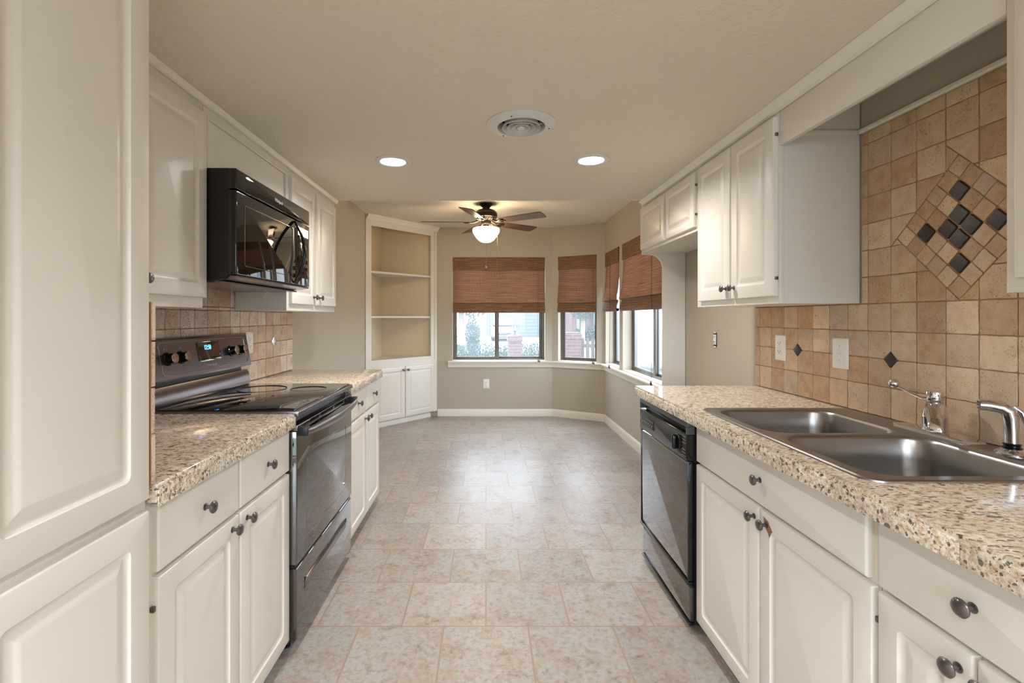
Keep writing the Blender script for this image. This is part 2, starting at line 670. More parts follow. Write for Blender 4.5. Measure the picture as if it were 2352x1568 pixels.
def door(root, x0, x1, z0, z1, kx=None, kz=None, frame=0.052, hinge=None):
    d = panel_front(MB(), x0, x1, z0, z1, raised(frame)).build('door', 'cream', root, 30)
    if kx is not None:
        knob(d, kx, kz)
    if hinge is not None:
        for z in (z0 + 0.07, z1 - 0.07):
            mb = MB()
            mb.box(hinge - 0.004, hinge + 0.004, -0.012, -0.002, z - 0.006, z + 0.006, 0.001)
            mb.build('hinge', 'bronze', d)
    return d


def drawer(root, x0, x1, z0, z1, kx=None, kz=None):
    d = panel_front(MB(), x0, x1, z0, z1, FLAT).build('drawer_front', 'cream', root, 30)
    if kx is not None:
        knob(d, kx, kz)
    return d


def carcass(root, W, D, z0, z1, toe=0.0, top=True, mat='cream', toe_in=0.07):
    mb = MB()
    t = 0.018
    zb = z0 + toe
    mb.box(0, W, 0, t, zb, z1, 0.001)
    mb.box(0, t, t, D, zb, z1)
    mb.box(W - t, W, t, D, zb, z1)
    mb.box(t, W - t, D - t, D, zb, z1)
    mb.box(t, W - t, t, D - t, zb, zb + t)
    if top:
        mb.box(t, W - t, t, D - t, z1 - t, z1)
    o = mb.build('carcass', mat, root)
    if toe:
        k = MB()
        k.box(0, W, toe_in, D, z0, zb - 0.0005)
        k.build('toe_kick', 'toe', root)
    return o


def text_mesh(body, size, mat, parent, name, loc, rot, extrude=0.0006, sx=1.0, shear=0.0):
    cu = bpy.data.curves.new(name, 'FONT')
    cu.body = body
    cu.size = size
    cu.extrude = extrude
    cu.align_x = 'CENTER'
    cu.align_y = 'CENTER'
    cu.shear = shear
    o = bpy.data.objects.new(name, cu)
    COL.objects.link(o)
    bpy.context.view_layer.update()
    me = bpy.data.meshes.new_from_object(o.evaluated_get(bpy.context.evaluated_depsgraph_get()))
    bpy.data.objects.remove(o)
    bpy.data.curves.remove(cu)
    me.name = name
    me.materials.clear()
    me.materials.append(MAT[mat])
    q = bpy.data.objects.new(name, me)
    COL.objects.link(q)
    q.parent = parent
    q.location = loc
    q.rotation_euler = rot
    q.scale = (sx, 1, 1)
    return q

# ================================================================== the room
HK = 2.11            # kitchen ceiling
HN = 2.44            # breakfast nook ceiling
YK = 3.45            # where the lowered kitchen ceiling ends
XL, XR = -1.354, 1.456
YF = 6.26
YN = -2.6
BAY = [(0.857, YF), (XR, 5.92)]

struct(MB().prism([(XL - .12, YN - .1), (XR + .12, YN - .1), (XR + .12, 5.98), (0.92, YF + .12), (XL - .12, YF + .12)], -0.06, 0.0, 'XY')
       .build('floor', 'floor', smooth=0))
struct(MB().box(XL - .15, XL, YN, YF + .16, 0, HN).build('wall_left', 'wall', smooth=0))


def wall_open(mb, L, t, z1, openings):
    """a wall along local X, room side at y=0, thickness t outward, with openings (s0, s1, z0, z1)"""
    s = 0.0
    for a, b, lo, hi in sorted(openings):
        mb.box(s, a, 0, t, 0, z1)
        mb.box(a, b, 0, t, 0, lo)
        mb.box(a, b, 0, t, hi, z1)
        s = b
    mb.box(s, L, 0, t, 0, z1)
    return mb


WZ0, WZ1 = 0.715, 2.053
# each wall: origin, rotation, length, openings in its own frame
A_BAY = math.atan2(BAY[1][1] - BAY[0][1], BAY[1][0] - BAY[0][0])
L_BAY = math.hypot(BAY[1][1] - BAY[0][1], BAY[1][0] - BAY[0][0])
far_open = (-0.432 - XL, 0.767 - XL, WZ0, WZ1)
bay_open = (0.083, 0.586, WZ0, WZ1)
R_TOP = 5.98
r3_open = (R_TOP - 5.872, R_TOP - 5.274, WZ0, WZ1)
r4_open = (R_TOP - 5.14, R_TOP - 3.86, WZ0, WZ1)

fill_open = (.15, 2.65, .12, 2.05)  # unseen opening, added to bring in daylight from behind the viewer
w = struct(wall_open(MB(), XR - XL, .16, HN, [fill_open]).build('wall_near', 'wall', smooth=0, loc=(XR, YN, 0)))
w.rotation_euler.z = PI
w = struct(wall_open(MB(), 0.95 - XL, .16, HN, [far_open]).build('wall_far', 'wall', smooth=0, loc=(XL, YF, 0)))
w = struct(wall_open(MB(), L_BAY, .16, HN, [bay_open]).build('wall_angled', 'wall', smooth=0, loc=(*BAY[0], 0)))
w.rotation_euler.z = A_BAY
w = struct(wall_open(MB(), R_TOP - YN, .16, HN, [r3_open, r4_open]).build('wall_right', 'wall', smooth=0, loc=(XR, R_TOP, 0)))
w.rotation_euler.z = -PI / 2

# ceilings: the kitchen part hangs lower and has round holes for its fixtures
LIGHTS = [(-0.494, 2.573), (0.556, 2.552), (-0.50, -0.75), (0.55, -0.75)]  # last two are unseen, added to brighten the near side
VENT = (0.152, 2.078)


def ceiling_mesh():
    mb = MB()
    bm = mb.bm
    edges = []

    def loop(pts):
        vs = [bm.verts.new((x, y, HK)) for x, y in pts]
        for i in range(len(vs)):
            edges.append(bm.edges.new((vs[i], vs[(i + 1) % len(vs)])))
    loop([(XL, YN), (XR, YN), (XR, YK), (XL, YK)])
    for x, y in LIGHTS:
        loop([(x + .072 * math.cos(2 * PI * k / 32), y + .072 * math.sin(2 * PI * k / 32)) for k in range(32)])
    loop([(VENT[0] + .104 * math.cos(2 * PI * k / 40), VENT[1] + .104 * math.sin(2 * PI * k / 40)) for k in range(40)])
    bmesh.ops.triangle_fill(bm, use_beauty=True, use_dissolve=False, edges=edges)
    ret = bmesh.ops.extrude_face_region(bm, geom=bm.faces[:])
    bmesh.ops.translate(bm, verts=[v for v in ret['geom'] if isinstance(v, bmesh.types.BMVert)], vec=(0, 0, .12))
    mb.box(XL, XR, YN, YK, HK + .1201, HN - .001)
    return mb


struct(ceiling_mesh().build('ceiling', 'ceil', smooth=0))
struct(MB().prism([(XL - .15, YN - .1), (XR + .15, YN - .1), (XR + .15, 6.0), (0.95, YF + .16), (XL - .15, YF + .16)], HN, HN + .14, 'XY')
       .build('ceiling_nook', 'ceil', smooth=0))

# baseboards in the nook


def base_profile(mb, L, x0=0.0):
    mb.prism([(0, 0), (-.016, 0), (-.016, .062), (-.012, .078), (-.005, .088), (0, .092)], x0, L, 'YZ')
    return mb


def place(o, p, rot):
    o.location = (p[0], p[1], 0)
    o.rotation_euler.z = rot
    return o


DG_A, DG_B = (XL, 5.41), (-0.626, YF)            # the diagonal corner cupboard's front line
struct(place(base_profile(MB(), BAY[0][0] - DG_B[0] - .002, .002).build('baseboard_far', 'trim'), DG_B, 0))
struct(place(base_profile(MB(), L_BAY - .006, .006).build('baseboard_angled', 'trim'), BAY[0], A_BAY))
struct(place(base_profile(MB(), 5.92 - 3.57, .008).build('baseboard_right', 'trim'), (XR, 5.92), -PI / 2))
struct(MB().prism([(-.0, 0), (.016, 0), (.016, .078), (.0, .092)], 3.40, 5.40, 'XZ').build('baseboard_left', 'trim', loc=(XL, 0, 0)))

# window stool and apron running round the bay (mitred), as one trim


def stool_mesh():
    mb = MB()
    prof = [(0.0, -0.002), (-0.052, -0.002), (-0.055, -0.010), (-0.052, -0.020), (-0.030, -0.022), (-0.026, -0.040), (-0.018, -0.062), (-0.016, -0.082), (0, -0.082)]
    path = [(-0.49, YF), (BAY[0][0], YF), (BAY[1][0], BAY[1][1]), (XR, 3.57)]
    dirs = []
    for a, b in zip(path[:-1], path[1:]):
        d = Vector((b[0] - a[0], b[1] - a[1])).normalized()
        dirs.append(d)
    rings = []
    for i, p in enumerate(path):
        if i == 0:
            n = Vector((dirs[0].y, -dirs[0].x)); k = 1
        elif i == len(path) - 1:
            n = Vector((dirs[-1].y, -dirs[-1].x)); k = 1
        else:
            n1 = Vector((dirs[i - 1].y, -dirs[i - 1].x)); n2 = Vector((dirs[i].y, -dirs[i].x))
            n = (n1 + n2).normalized(); k = 1 / max(.3, n.dot(n1))
        rings.append([(p[0] - n.x * y * k, p[1] - n.y * y * k, WZ0 + z) for y, z in prof])
    return mb.loft(rings)


struct(stool_mesh().build('trim_1', 'trim', smooth=40))
# crown mouldings over the cabinets, and the tile cap over the sink
struct(MB().prism([(-1.068, HK - .026), (-1.060, HK - .022), (-1.056, HK - .010), (-1.052, HK - .001), (-1.068, HK - .001)], 1.05, YK, 'XZ').build('trim_2', 'trim'))
struct(MB().prism([(1.138, HK - .032), (1.125, HK - .027), (1.115, HK - .011), (1.100, HK - .001), (1.138, HK - .001)], .2, YK + .04, 'XZ').build('trim_3', 'trim'))

# ------------------------------------------------------------------ windows
GY = .098     # depth of the window frame behind the wall face


def window(n, wall_p, wall_rot, op, split, slide_left=True):
    """an aluminium sliding window standing in its opening"""
    a, b, z0, z1 = op
    c, s = math.cos(wall_rot), math.sin(wall_rot)
    root = bpy.data.objects.new('window_%d' % n, None)
    COL.objects.link(root)
    root.location = (wall_p[0] + c * a, wall_p[1] + s * a, 0)
    root.rotation_euler.z = wall_rot
    root['kind'] = 'structure'
    W = b - a
    fw = .024
    mb = MB()
    mb.box(0.001, fw, GY, GY + .055, z0 + .001, z1 - .001, .002)
    mb.box(W - fw, W - .001, GY, GY + .055, z0 + .001, z1 - .001, .002)
    mb.box(fw, W - fw, GY, GY + .055, z0 + .001, z0 + fw, .002)
    mb.box(fw, W - fw, GY, GY + .055, z1 - fw, z1 - .001, .002)
    mb.build('window_frame', 'alu', root)
    # painted sill board lying in the reveal
    sm = MB()
    sm.box(0.001, W - .001, 0.0, GY - .001, z0 + .0005, z0 + .006)
    sm.build('window_sill', 'trim', root)

    def sash(x0, x1, y, stile0, stile1):
        m2 = MB()
        m2.box(x0, x0 + stile0, y, y + .022, z0 + fw, z1 - fw, .0015)
        m2.box(x1 - stile1, x1, y, y + .022, z0 + fw, z1 - fw, .0015)
        m2.box(x0 + stile0, x1 - stile1, y, y + .022, z0 + fw, z0 + fw + .022, .0015)
        m2.box(x0 + stile0, x1 - stile1, y, y + .022, z1 - fw - .03, z1 - fw, .0015)
        so = m2.build('sash', 'alu', root)
        g = MB()
        g.box(x0 + stile0 - .004, x1 - stile1 + .004, y + .009, y + .013, z0 + fw + .018, z1 - fw - .026)
        g.build('pane', 'pane', so)
        k = MB()
        t = .006
        k.box(x0 + stile0, x0 + stile0 + t, y + .002, y + .009, z0 + fw + .022, z1 - fw - .03)
        k.box(x1 - stile1 - t, x1 - stile1, y + .002, y + .009, z0 + fw + .022, z1 - fw - .03)
        k.build('seal', 'seal', so)
    if split is None:
        sash(fw, W - fw, GY + .012, .022, .022)
    else:
        sash(fw, split + .028, GY + .004, .02, .044)
        sash(split - .024, W - fw, GY + .029, .044, .030)
    return root


window(1, (XL, YF), 0, far_open, 0.575)
window(2, BAY[0], A_BAY, bay_open, None)
window(3, (XR, R_TOP), -PI / 2, r3_open, None)
window(4, (XR, R_TOP), -PI / 2, r4_open, 0.66)
window(5, (XR, YN), PI, fill_open, 1.25)  # unseen window, added as daylight fill for the near side

# daylight portals: sky light enters through the openings
for op, p, rot in ((far_open, (XL, YF), 0), (bay_open, BAY[0], A_BAY), (r3_open, (XR, R_TOP), -PI / 2), (r4_open, (XR, R_TOP), -PI / 2), (fill_open, (XR, YN), PI)):
    a, b, z0, z1 = op
    cx, cy = (a + b) / 2, .17
    c, s = math.cos(rot), math.sin(rot)
    o = lamp('daylight_portal', 'AREA', (p[0] + c * cx - s * cy, p[1] + s * cx + c * cy, (z0 + z1) / 2), 1.0, rot=(-PI / 2, 0, rot),
             shape='RECTANGLE', size=b - a, size_y=z1 - z0)
    o.data.cycles.is_portal = True

# ------------------------------------------------------------------ bamboo shades


def shade(wall_p, wall_rot, op, label, z_bot, z_fold, z_val, bulge, cord_x, group):
    a, b, z0, z1 = op
    c, s = math.cos(wall_rot), math.sin(wall_rot)
    root = thing('roman_shade', label, 'window shade', (wall_p[0] + c * a, wall_p[1] + s * a, 0), wall_rot, group)
    W = b - a
    v = MB()
    v.box(.004, W - .004, -.010, -.003, z_val, z1 - .003, .002)
    v.box(.008, W - .008, -.002, .030, z1 - .030, z1 - .004)
    v.build('valance', 'bamboo_top', root)

    def curtain(prof, name, mat, x0=.003):
        th = .0035
        n = 14
        rings = []
        for k in range(n + 1):
            x = x0 + (W - 2 * x0) * k / n
            wob = .0025 * math.sin(k * 1.7)
            f = [(x, y + wob * (i / len(prof)), z) for i, (y, z) in enumerate(prof)]
            r = [(x, y + wob * (i / len(prof)) + th, z) for i, (y, z) in enumerate(prof)]
            rings.append(f + r[::-1])
        return MB().loft(rings).build(name, mat, root, 60)
    zt = z1 - .012
    mid = (zt + z_fold) / 2
    B = bulge
    curtain([(.004, zt), (.004, mid + .1), (.002 - .12 * B, mid - .05), (-.38 * B, z_fold + .12), (-.72 * B, z_fold + .05), (-B, z_fold)], 'panel', 'bamboo')
    zl = z_fold - .004
    hgt = zl - z_bot
    curtain([(-B * .92, z_fold + .002), (-B * .35, zl), (-.012, zl - .012), (-.016 - .30 * B, zl - .45 * hgt), (-.020 - .45 * B, zl - .75 * hgt), (-.014 - .30 * B, z_bot), (-.004, z_bot + .006),
             (-.002, z_bot + .03)], 'fold', 'bamboo_top', .003)
    cm = MB()
    for dx in (0, .016):
        cm.tube([(cord_x + dx, -B - .012, z_val), (cord_x + dx, -B - .014, z_fold), (cord_x + dx, -.034 - B * .45, z_bot), (cord_x + dx + .003, -.060, z0 + .02)], .0011, 6)
    cm.build('cord', 'cord', root)
    for dx in (0, .016):
        t = MB()
        t.lathe([(.002, .018), (.005, .014), (.0055, .006), (.008, -.002), (.008, -.010), (.003, -.014)], (cord_x + dx + .003, -.064, z0 + .006 - dx * .4), 12)
        t.build('tassel', 'tassel', root)
    return root


SHG = None
shade((XL, YF), 0, far_open, 'widest woven bamboo roman shade, facing the kitchen above the lantern view', 1.336, 1.462, 1.884, .020, 1.10, SHG)
shade(BAY[0], A_BAY, bay_open, 'woven bamboo roman shade on the angled bay window', 1.340, 1.462, 1.884, .040, .47, SHG)
shade((XR, R_TOP), -PI / 2, r3_open, 'narrow woven bamboo roman shade on the slim window next to the bay corner', 1.345, 1.470, 1.884, .040, .40, SHG)
shade((XR, R_TOP), -PI / 2, r4_open, 'woven bamboo roman shade partly hidden behind the arched cabinet panel', 1.345, 1.470, 1.884, .045, 1.055, SHG)

# ------------------------------------------------------------------ ceiling fixtures


def downlight(x, y, label, grp, first=[None]):
    if first[0] is None:
        t = thing('downlight', label, 'ceiling light', (x, y, HK), 0, grp)
        MB().lathe([(.096, -.0005), (.095, -.004), (.088, -.0075), (.072, -.0078), (.066, -.005), (.066, .001)], seg=48, cap=False).build('trim_ring', 'vent', t)
        MB().lathe([(.0655, -.004), (.064, .02), (.060, .05), (.055, .085), (.0, .086)], seg=40, cap=False).build('baffle', 'reflector', t, 60)
        MB().lathe([(.058, .040), (.050, .034), (.03, .030), (.0, .029)], seg=32).build('bulb_lens', 'lamp_glow', t, 60)
        lamp('downlight_lamp', 'AREA', (0, 0, .026), DOWNLIGHT_W, DOWNLIGHT_COL, parent=t, shape='DISK', size=.11)
        first[0] = t
        return t
    t = copy_tree(first[0])
    t.location = (x, y, HK)
    tag(t, label, 'ceiling light', grp)
    return t


GDL = 'recessed kitchen downlights'
downlight(*LIGHTS[0], 'recessed ceiling downlight on the stove side of the round vent', GDL)
downlight(*LIGHTS[1], 'recessed ceiling downlight on the sink side of the round vent', GDL)
for xy, lb in ((LIGHTS[2], 'added fill downlight just behind the viewer on the pantry side, out of view'), (LIGHTS[3], 'added fill downlight just behind the viewer on the sink side, out of view')):
    d_ = downlight(*xy, lb, GDL)
    for q in [o for o in bpy.data.objects if o.parent == d_ and o.type == 'LIGHT']:
        q.data = q.data.copy()
        q.data.energy = REAR_FILL_W  # added fill pair, stronger than the seen downlights
        q.data.color = (0.95, 0.97, 1.0)

t = thing('ceiling_vent', 'round white ceiling air vent with concentric louver rings', 'vent', (*VENT, HK))
MB().lathe([(.149, -.0005), (.149, -.004), (.140, -.008), (.112, -.016), (.103, -.016), (.100, -.008), (.100, .03)], seg=64, cap=False).build('flange', 'vent', t, 50)
MB().lathe([(.100, .03), (.100, .10), (.0, .101)], seg=40, cap=False).build('duct', 'dark_in', t)
for r0 in (.082, .060, .038):
    MB().lathe([(r0, -.021), (r0 + .0015, -.020), (r0 - .010, .006), (r0 - .012, .006), (r0, -.021)], seg=56, cap=False).build('louver_ring', 'vent', t, 60)
MB().lathe([(.0, -.021), (.016, -.021), (.018, -.016), (.006, .004), (.0, .004)], seg=32).build('center_disc', 'vent', t)
mb = MB()
for k in range(3):
    a = 2 * PI * k / 3 + .3
    mb.tube([(0, 0, .004), (.098 * math.cos(a), .098 * math.sin(a), .012)], .004, 8)
mb.build('spoke', 'vent', t)
for k in range(3):
    a = 2 * PI * k / 3 + .12
    MB().lathe([(.003, -.0155), (.003, -.013)], (.122 * math.cos(a), .122 * math.sin(a), 0), 10).build('screw', 'slot', t)

# ------------------------------------------------------------------ ceiling fan
FX, FY = 0.002, 4.95
t = thing('ceiling_fan', 'five-blade bronze and walnut ceiling fan with lit glass bowl', 'ceiling fan', (FX, FY, 0))
MB().lathe([(.0, 2.4395), (.070, 2.4395), (.070, 2.432), (.062, 2.424), (.040, 2.402), (.036, 2.392), (.036, 2.380), (.0, 2.380)], seg=40).build('canopy', 'fan_bronze', t)
MB().lathe([(.036, 2.384), (.060, 2.380), (.088, 2.370), (.108, 2.352), (.114, 2.335), (.112, 2.322), (.116, 2.318), (.112, 2.300), (.098, 2.288), (.0, 2.288)], seg=48).build('motor_housing', 'fan_bronze', t, 30)
mb = MB()
mb.lathe([(.096, 2.289), (.100, 2.282), (.080, 2.268), (.052, 2.262), (.0, 2.262)], seg=48)
mb.build('vented_skirt', 'fan_bronze', t)
for k in range(20):
    a = 2 * PI * k / 20
    m2 = MB()
    m2.tube([(.074 * math.cos(a), .074 * math.sin(a), 2.2625), (.095 * math.cos(a), .095 * math.sin(a), 2.2765)], .0045, 8)
    m2.build('vent_rib', 'fan_bronze', t)
MB().lathe([(.050, 2.264), (.052, 2.258), (.050, 2.228), (.046, 2.222), (.0, 2.222)], seg=40).build('switch_housing', 'fan_bronze', t)
MB().lathe([(.034, 2.223), (.036, 2.212), (.045, 2.204), (.050, 2.198), (.070, 2.194), (.072, 2.188), (.0, 2.188)], seg=40).build('light_fitter', 'fan_bronze', t)
MB().lathe([(.072, 2.192), (.120, 2.190), (.134, 2.184), (.138, 2.172), (.136, 2.158), (.130, 2.140), (.1285, 2.137), (.126, 2.134), (.112, 2.110), (.090, 2.080), (.062, 2.056), (.032, 2.045), (.0, 2.042)], seg=56).build('glass_bowl', 'bowl', t, 60)
BL = [(.165, -.048), (.30, -.058), (.640, -.068), (.652, -.066), (.660, -.058), (.664, 0.0), (.660, .058), (.652, .066), (.640, .068), (.30, .058), (.165, .048), (.152, .0)]
for k in range(5):
    ang = R(181.5 + 72 * k)
    zb = 2.252
    bm_ = MB()
    bm_.prism(BL, -.003, .003, 'XY')
    b = bm_.build('blade', 'wood', t, 30)
    b.location = (0, 0, zb)
    # pitched about its own length
    b.rotation_euler = (Matrix.Rotation(ang, 3, 'Z') @ Matrix.Rotation(R(-12.0), 3, 'X')).to_euler()
    ir = MB()
    ir.tube([(.060, 0, .020), (.090, 0, .012), (.120, 0, -.002), (.150, 0, -.007)], [.011, .010, .010, .009], 10)
    for sgn in (-1, 1):
        ir.tube([(.135, 0, -.006), (.158, sgn * .020, -.0075), (.185, sgn * .034, -.0075), (.212, sgn * .030, -.0075), (.222, sgn * .014, -.0075)], [.007, .007, .0065, .006, .004], 8)
    ir.tube([(.145, 0, -.006), (.200, 0, -.0075), (.235, 0, -.007)], [.007, .006, .003], 8)
    i2 = ir.build('blade_iron', 'fan_bronze', b, 60)
MB().tube([(.0, -.050, 2.245), (.0, -.060, 2.236), (.0, -.146, 2.178), (.0, -.147, 2.06), (.0, -.147, 1.79)], .0011, 6).build('pull_chain', 'brass', t)
MB().lathe([(.0, .014), (.004, .013), (.010, .006), (.0125, 0), (.009, -.008), (.0, -.0125)], (0, -.147, 1.778), 12).build('crystal_pull', 'chrome', t, 20)
MB().lathe([(.0, .006), (.003, .004), (.003, -.006), (.0, -.008)], (0, -.147, 2.068), 10).build('chain_connector', 'fan_bronze', t)
MB().tube([(.046, .020, 2.236), (.110, .085, 2.20), (.118, .088, 2.16), (.118, .088, 1.72)], .0011, 6).build('pull_chain', 'brass', t)
MB().lathe([(.0, .022), (.003, .020), (.0045, 0), (.0045, -.016), (.0, -.018)], (.118, .088, 1.70), 12).build('brass_pull', 'brass', t)

# ================================================================== corner cupboard
L_DG = math.hypot(DG_B[0] - DG_A[0], DG_B[1] - DG_A[1])
A_DG = math.atan2(DG_B[1] - DG_A[1], DG_B[0] - DG_A[0])
t = thing('corner_cabinet', 'tall built-in corner cupboard with open shelves over two white doors', 'cabinet', (*DG_A, 0), A_DG)
E = .012                                     # keep clear of the room walls
s0, s1 = E, L_DG - E
o0, o1 = .0777 * L_DG, .8975 * L_DG          # shelf opening
OZ0, OZ1 = .785, 2.318
TOP = HN - .001
mb = MB()
mb.box(s0, o0, 0, .02, .07, TOP)
mb.box(o1, s1, 0, .02, .07, TOP)
mb.box(o0, o1, 0, .02, OZ1, TOP)
mb.box(o0, o1, 0, .02, .07, OZ0)
mb.build('face_frame', 'cream', t)
# room-corner geometry in the cupboard's own frame
inv = Matrix.Rotation(-A_DG, 3, 'Z')


def loc_pt(x, y):
    p = inv @ Vector((x - DG_A[0], y - DG_A[1], 0))
    return (p.x, p.y)


CI = loc_pt(XL + .012, YF - .035)             # inner back corner
CB = loc_pt(DG_B[0] - .030, YF - .035)
CL = loc_pt(XL + .012, 5.50)


def slab(z0, z1, name, front=.021, mat='cream'):
    m2 = MB()
    m2.prism([(o0 - .004 if False else CL[0] + .001, front + .03), (o0 + .002, front), (o1 - .002, front), (CB[0] - .002, CB[1] - .001), (CI[0], CI[1] - .001)], z0, z1, 'XY')
    return m2.build(name, mat, t)


def vpanel(a, b, z0, z1, name, mat='cream_in', th=.006):
    d = Vector((b[0] - a[0], b[1] - a[1])).normalized()
    n = Vector((-d.y, d.x)) * th
    m2 = MB()
    m2.prism([a, b, (b[0] + n.x, b[1] + n.y), (a[0] + n.x, a[1] + n.y)], z0, z1, 'XY')
    return m2.build(name, mat, t)


vpanel(loc_pt(XL + .014, 5.455), CI, .74, TOP - .02, 'side_panel')
vpanel(CI, CB, .74, TOP - .02, 'back_panel')
vpanel(CB, (o1 + .012, .021), .74, TOP - .02, 'side_panel')
slab(OZ0 - .03, OZ0 - .002, 'bottom_shelf')
for z in (1.292, 1.808):
    slab(z - .022, z, 'shelf', .0215)
    # front lip of the shelf inside the opening
m2 = MB()
m2.prism([(0, HN - .001), (-.045, HN - .001), (-.040, HN - .018), (-.016, HN - .040), (-.012, HN - .058), (0, HN - .060)], s0 + .005, s1 + .012, 'YZ')
m2.build('crown', 'trim', t)
dz0, dz1 = .078, .690
door(t, .105 * L_DG, .502 * L_DG, dz0, dz1, .502 * L_DG - .03, dz1 - .045, .055)
door(t, .512 * L_DG, .935 * L_DG, dz0, dz1, .512 * L_DG + .03, dz1 - .045, .055)
m2 = MB()
m2.box(s0 + .05, s1 - .08, .045, .06, .0, .07)
m2.prism([(.045, 0), (.030, 0), (.030, .03), (.040, .055), (.045, .062)], s0 + .05, s1 - .08, 'YZ')
m2.build('plinth', 'trim', t)
m2 = MB()
m2.prism([(s0 + .02, .021), (s1 - .05, .021), loc_pt(DG_B[0] - .02, YF - .012), loc_pt(XL + .012, YF - .012)], .071, .09, 'XY')
m2.build('base_board', 'cream', t)

# ================================================================== stove side
XW_L = -1.344           # tile face on the stove wall
RL, RR = PI / 2, -PI / 2

# ---- tall pantry (its doors pass out of the frame)
PX, PY0, PY1 = -0.736, 0.235, 1.045
t = thing('pantry_cabinet', 'tall cream pantry cabinet with raised panel doors, beside the stove run', 'cabinet', (PX, PY0, 0), RL)
carcass(t, PY1 - PY0, PX - XL - .004, 0, HK - .001, .09)
for a, b in ((.015, .412), (.419, .796)):
    door(t, a, b, .892, HK - .03, None, None, .056)
    door(t, a, b, .10, .868, None, None, .056)

# ---- base cabinet between pantry and stove
BX = -0.757
Y0 = 1.060
t = thing('base_cabinet', 'cream base cabinet with two drawers and two doors, between pantry and stove', 'cabinet', (BX, Y0, 0), RL)
W = 1.826 - Y0
carcass(t, W, BX - XL - .004, 0, .869, .062)
for a, b in ((1.092, 1.445), (1.456, 1.816)):
    drawer(t, a - Y0, b - Y0, .703, .858, (a + b) / 2 - Y0, .782)
door(t, 1.092 - Y0, 1.445 - Y0, .066, .692, 1.405 - Y0, .662, hinge=1.088 - Y0)
door(t, 1.456 - Y0, 1.816 - Y0, .066, .692, 1.492 - Y0, .662)


def counter(name, label, x0, x1, y0, y1, front, holes=None):
    """granite tile worktop; front = 'X+' or 'X-' says which long side carries the edge tiles"""
    t = thing(name, label, 'countertop', ((x0 + x1) / 2, (y0 + y1) / 2, .87))
    cx, cy = (x0 + x1) / 2, (y0 + y1) / 2
    mb = MB()
    zt, zb = .044, .001
    if holes is None:
        mb.box(x0 - cx, x1 - cx, y0 - cy, y1 - cy, zb, zt, .004, 3)
    else:
        hx0, hx1, hy0, hy1 = holes
        bm = mb.bm
        edges = []

        def loop(p):
            vs = [bm.verts.new((a - cx, b - cy, zt)) for a, b in p]
            for i in range(len(vs)):
                edges.append(bm.edges.new((vs[i], vs[(i + 1) % len(vs)])))
        loop([(x0, y0), (x1, y0), (x1, y1), (x0, y1)])
        loop(rrect(hx0, hx1, hy0, hy1, .05, 5))
        bmesh.ops.triangle_fill(bm, use_beauty=True, use_dissolve=False, edges=edges)
        r = bmesh.ops.extrude_face_region(bm, geom=bm.faces[:])
        bmesh.ops.translate(bm, verts=[v for v in r['geom'] if isinstance(v, bmesh.types.BMVert)], vec=(0, 0, zb - zt))
    mb.build('worktop', 'granite', t)
    e = MB()
    yy = y0
    sgn = 1 if front == 'X+' else -1
    xe = (x1 if sgn > 0 else x0) - cx
    while yy < y1 - .02:
        ye = min(yy + .305, y1)
        if y1 - ye < .06:
            ye = y1
        e.box(xe - sgn * .0005, xe + sgn * .0035, yy - cy + .0006, ye - cy - .0006, -.006, .0345, .0012, 2)
        yy = ye
    e.build('edge_tiles', 'granite', t)
    return t


counter('countertop', 'speckled granite worktop between the tall pantry and the stove', XW_L + .001, -.721, Y0, 1.826, 'X+')
counter('countertop', 'speckled granite worktop on the far side of the stove', XW_L + .001, -.725, 2.586, 3.378, 'X+')

# ---- base cabinet beyond the stove
Y0 = 2.588
t = thing('base_cabinet', 'cream base cabinet with two drawers and two doors, beyond the stove', 'cabinet', (BX, Y0, 0), RL)
carcass(t, 3.356 - Y0, BX - XL - .004, 0, .862, .062)
for a, b, k1 in ((2.604, 2.982, 2.945), (2.993, 3.340, 3.030)):
    drawer(t, a - Y0, b - Y0, .703, .858, (a + b) / 2 - Y0, .782)
    door(t, a - Y0, b - Y0, .066, .692, k1 - Y0, .662)

# ---- wall cabinets
UX = -1.070
Y0 = 1.06
t = thing('wall_cabinet', 'cream wall cabinet between the tall pantry and the microwave', 'cabinet', (UX, Y0, 0), RL)
carcass(t, 1.826 - Y0, UX - XL - .004, 1.315, HK - .001)
door(t, .012, .372, 1.353, 2.045, .335, 1.40)
door(t, .382, 1.822 - Y0, 1.353, 2.045, .418, 1.40)
Y0 = 2.593
t = thing('wall_cabinet', 'cream two-door wall cabinet on the far side of the microwave', 'cabinet', (UX, Y0, 0), RL)
carcass(t, 3.415 - Y0, UX - XL - .004, 1.315, HK - .001)
door(t, 2.622 - Y0, 2.981 - Y0, 1.353, 2.045, 2.946 - Y0, 1.40)
door(t, 3.010 - Y0, 3.390 - Y0, 1.353, 2.045, 3.046 - Y0, 1.40)
m2 = MB()
m2.prism([(.10, 1.415), (.262, 1.415), (.262, 1.385), (.12, 1.385)], -.018, -.0005, 'YZ')
m2.build('mounting_cleat', 'cream', t)
t = thing('cabinet_panel', 'flat cream cabinet panel with bead trim above the microwave', 'cabinet', (UX, 1.828, 0), RL)
m2 = MB()
m2.box(0, .764, 0, .018, 1.850, HK - .001)
m2.box(0, .764, .018, UX - XL - .004, 1.850, 1.868)
m2.build('panel', 'cream', t)
m2 = MB()
for q in ((.012, .024, 1.856, 2.05), (.735, .747, 1.856, 2.05), (.024, .735, 2.038, 2.05)):
    m2.box(q[0], q[1], -.010, 0, q[2], q[3], .003)
m2.build('bead_trim', 'cream', t)

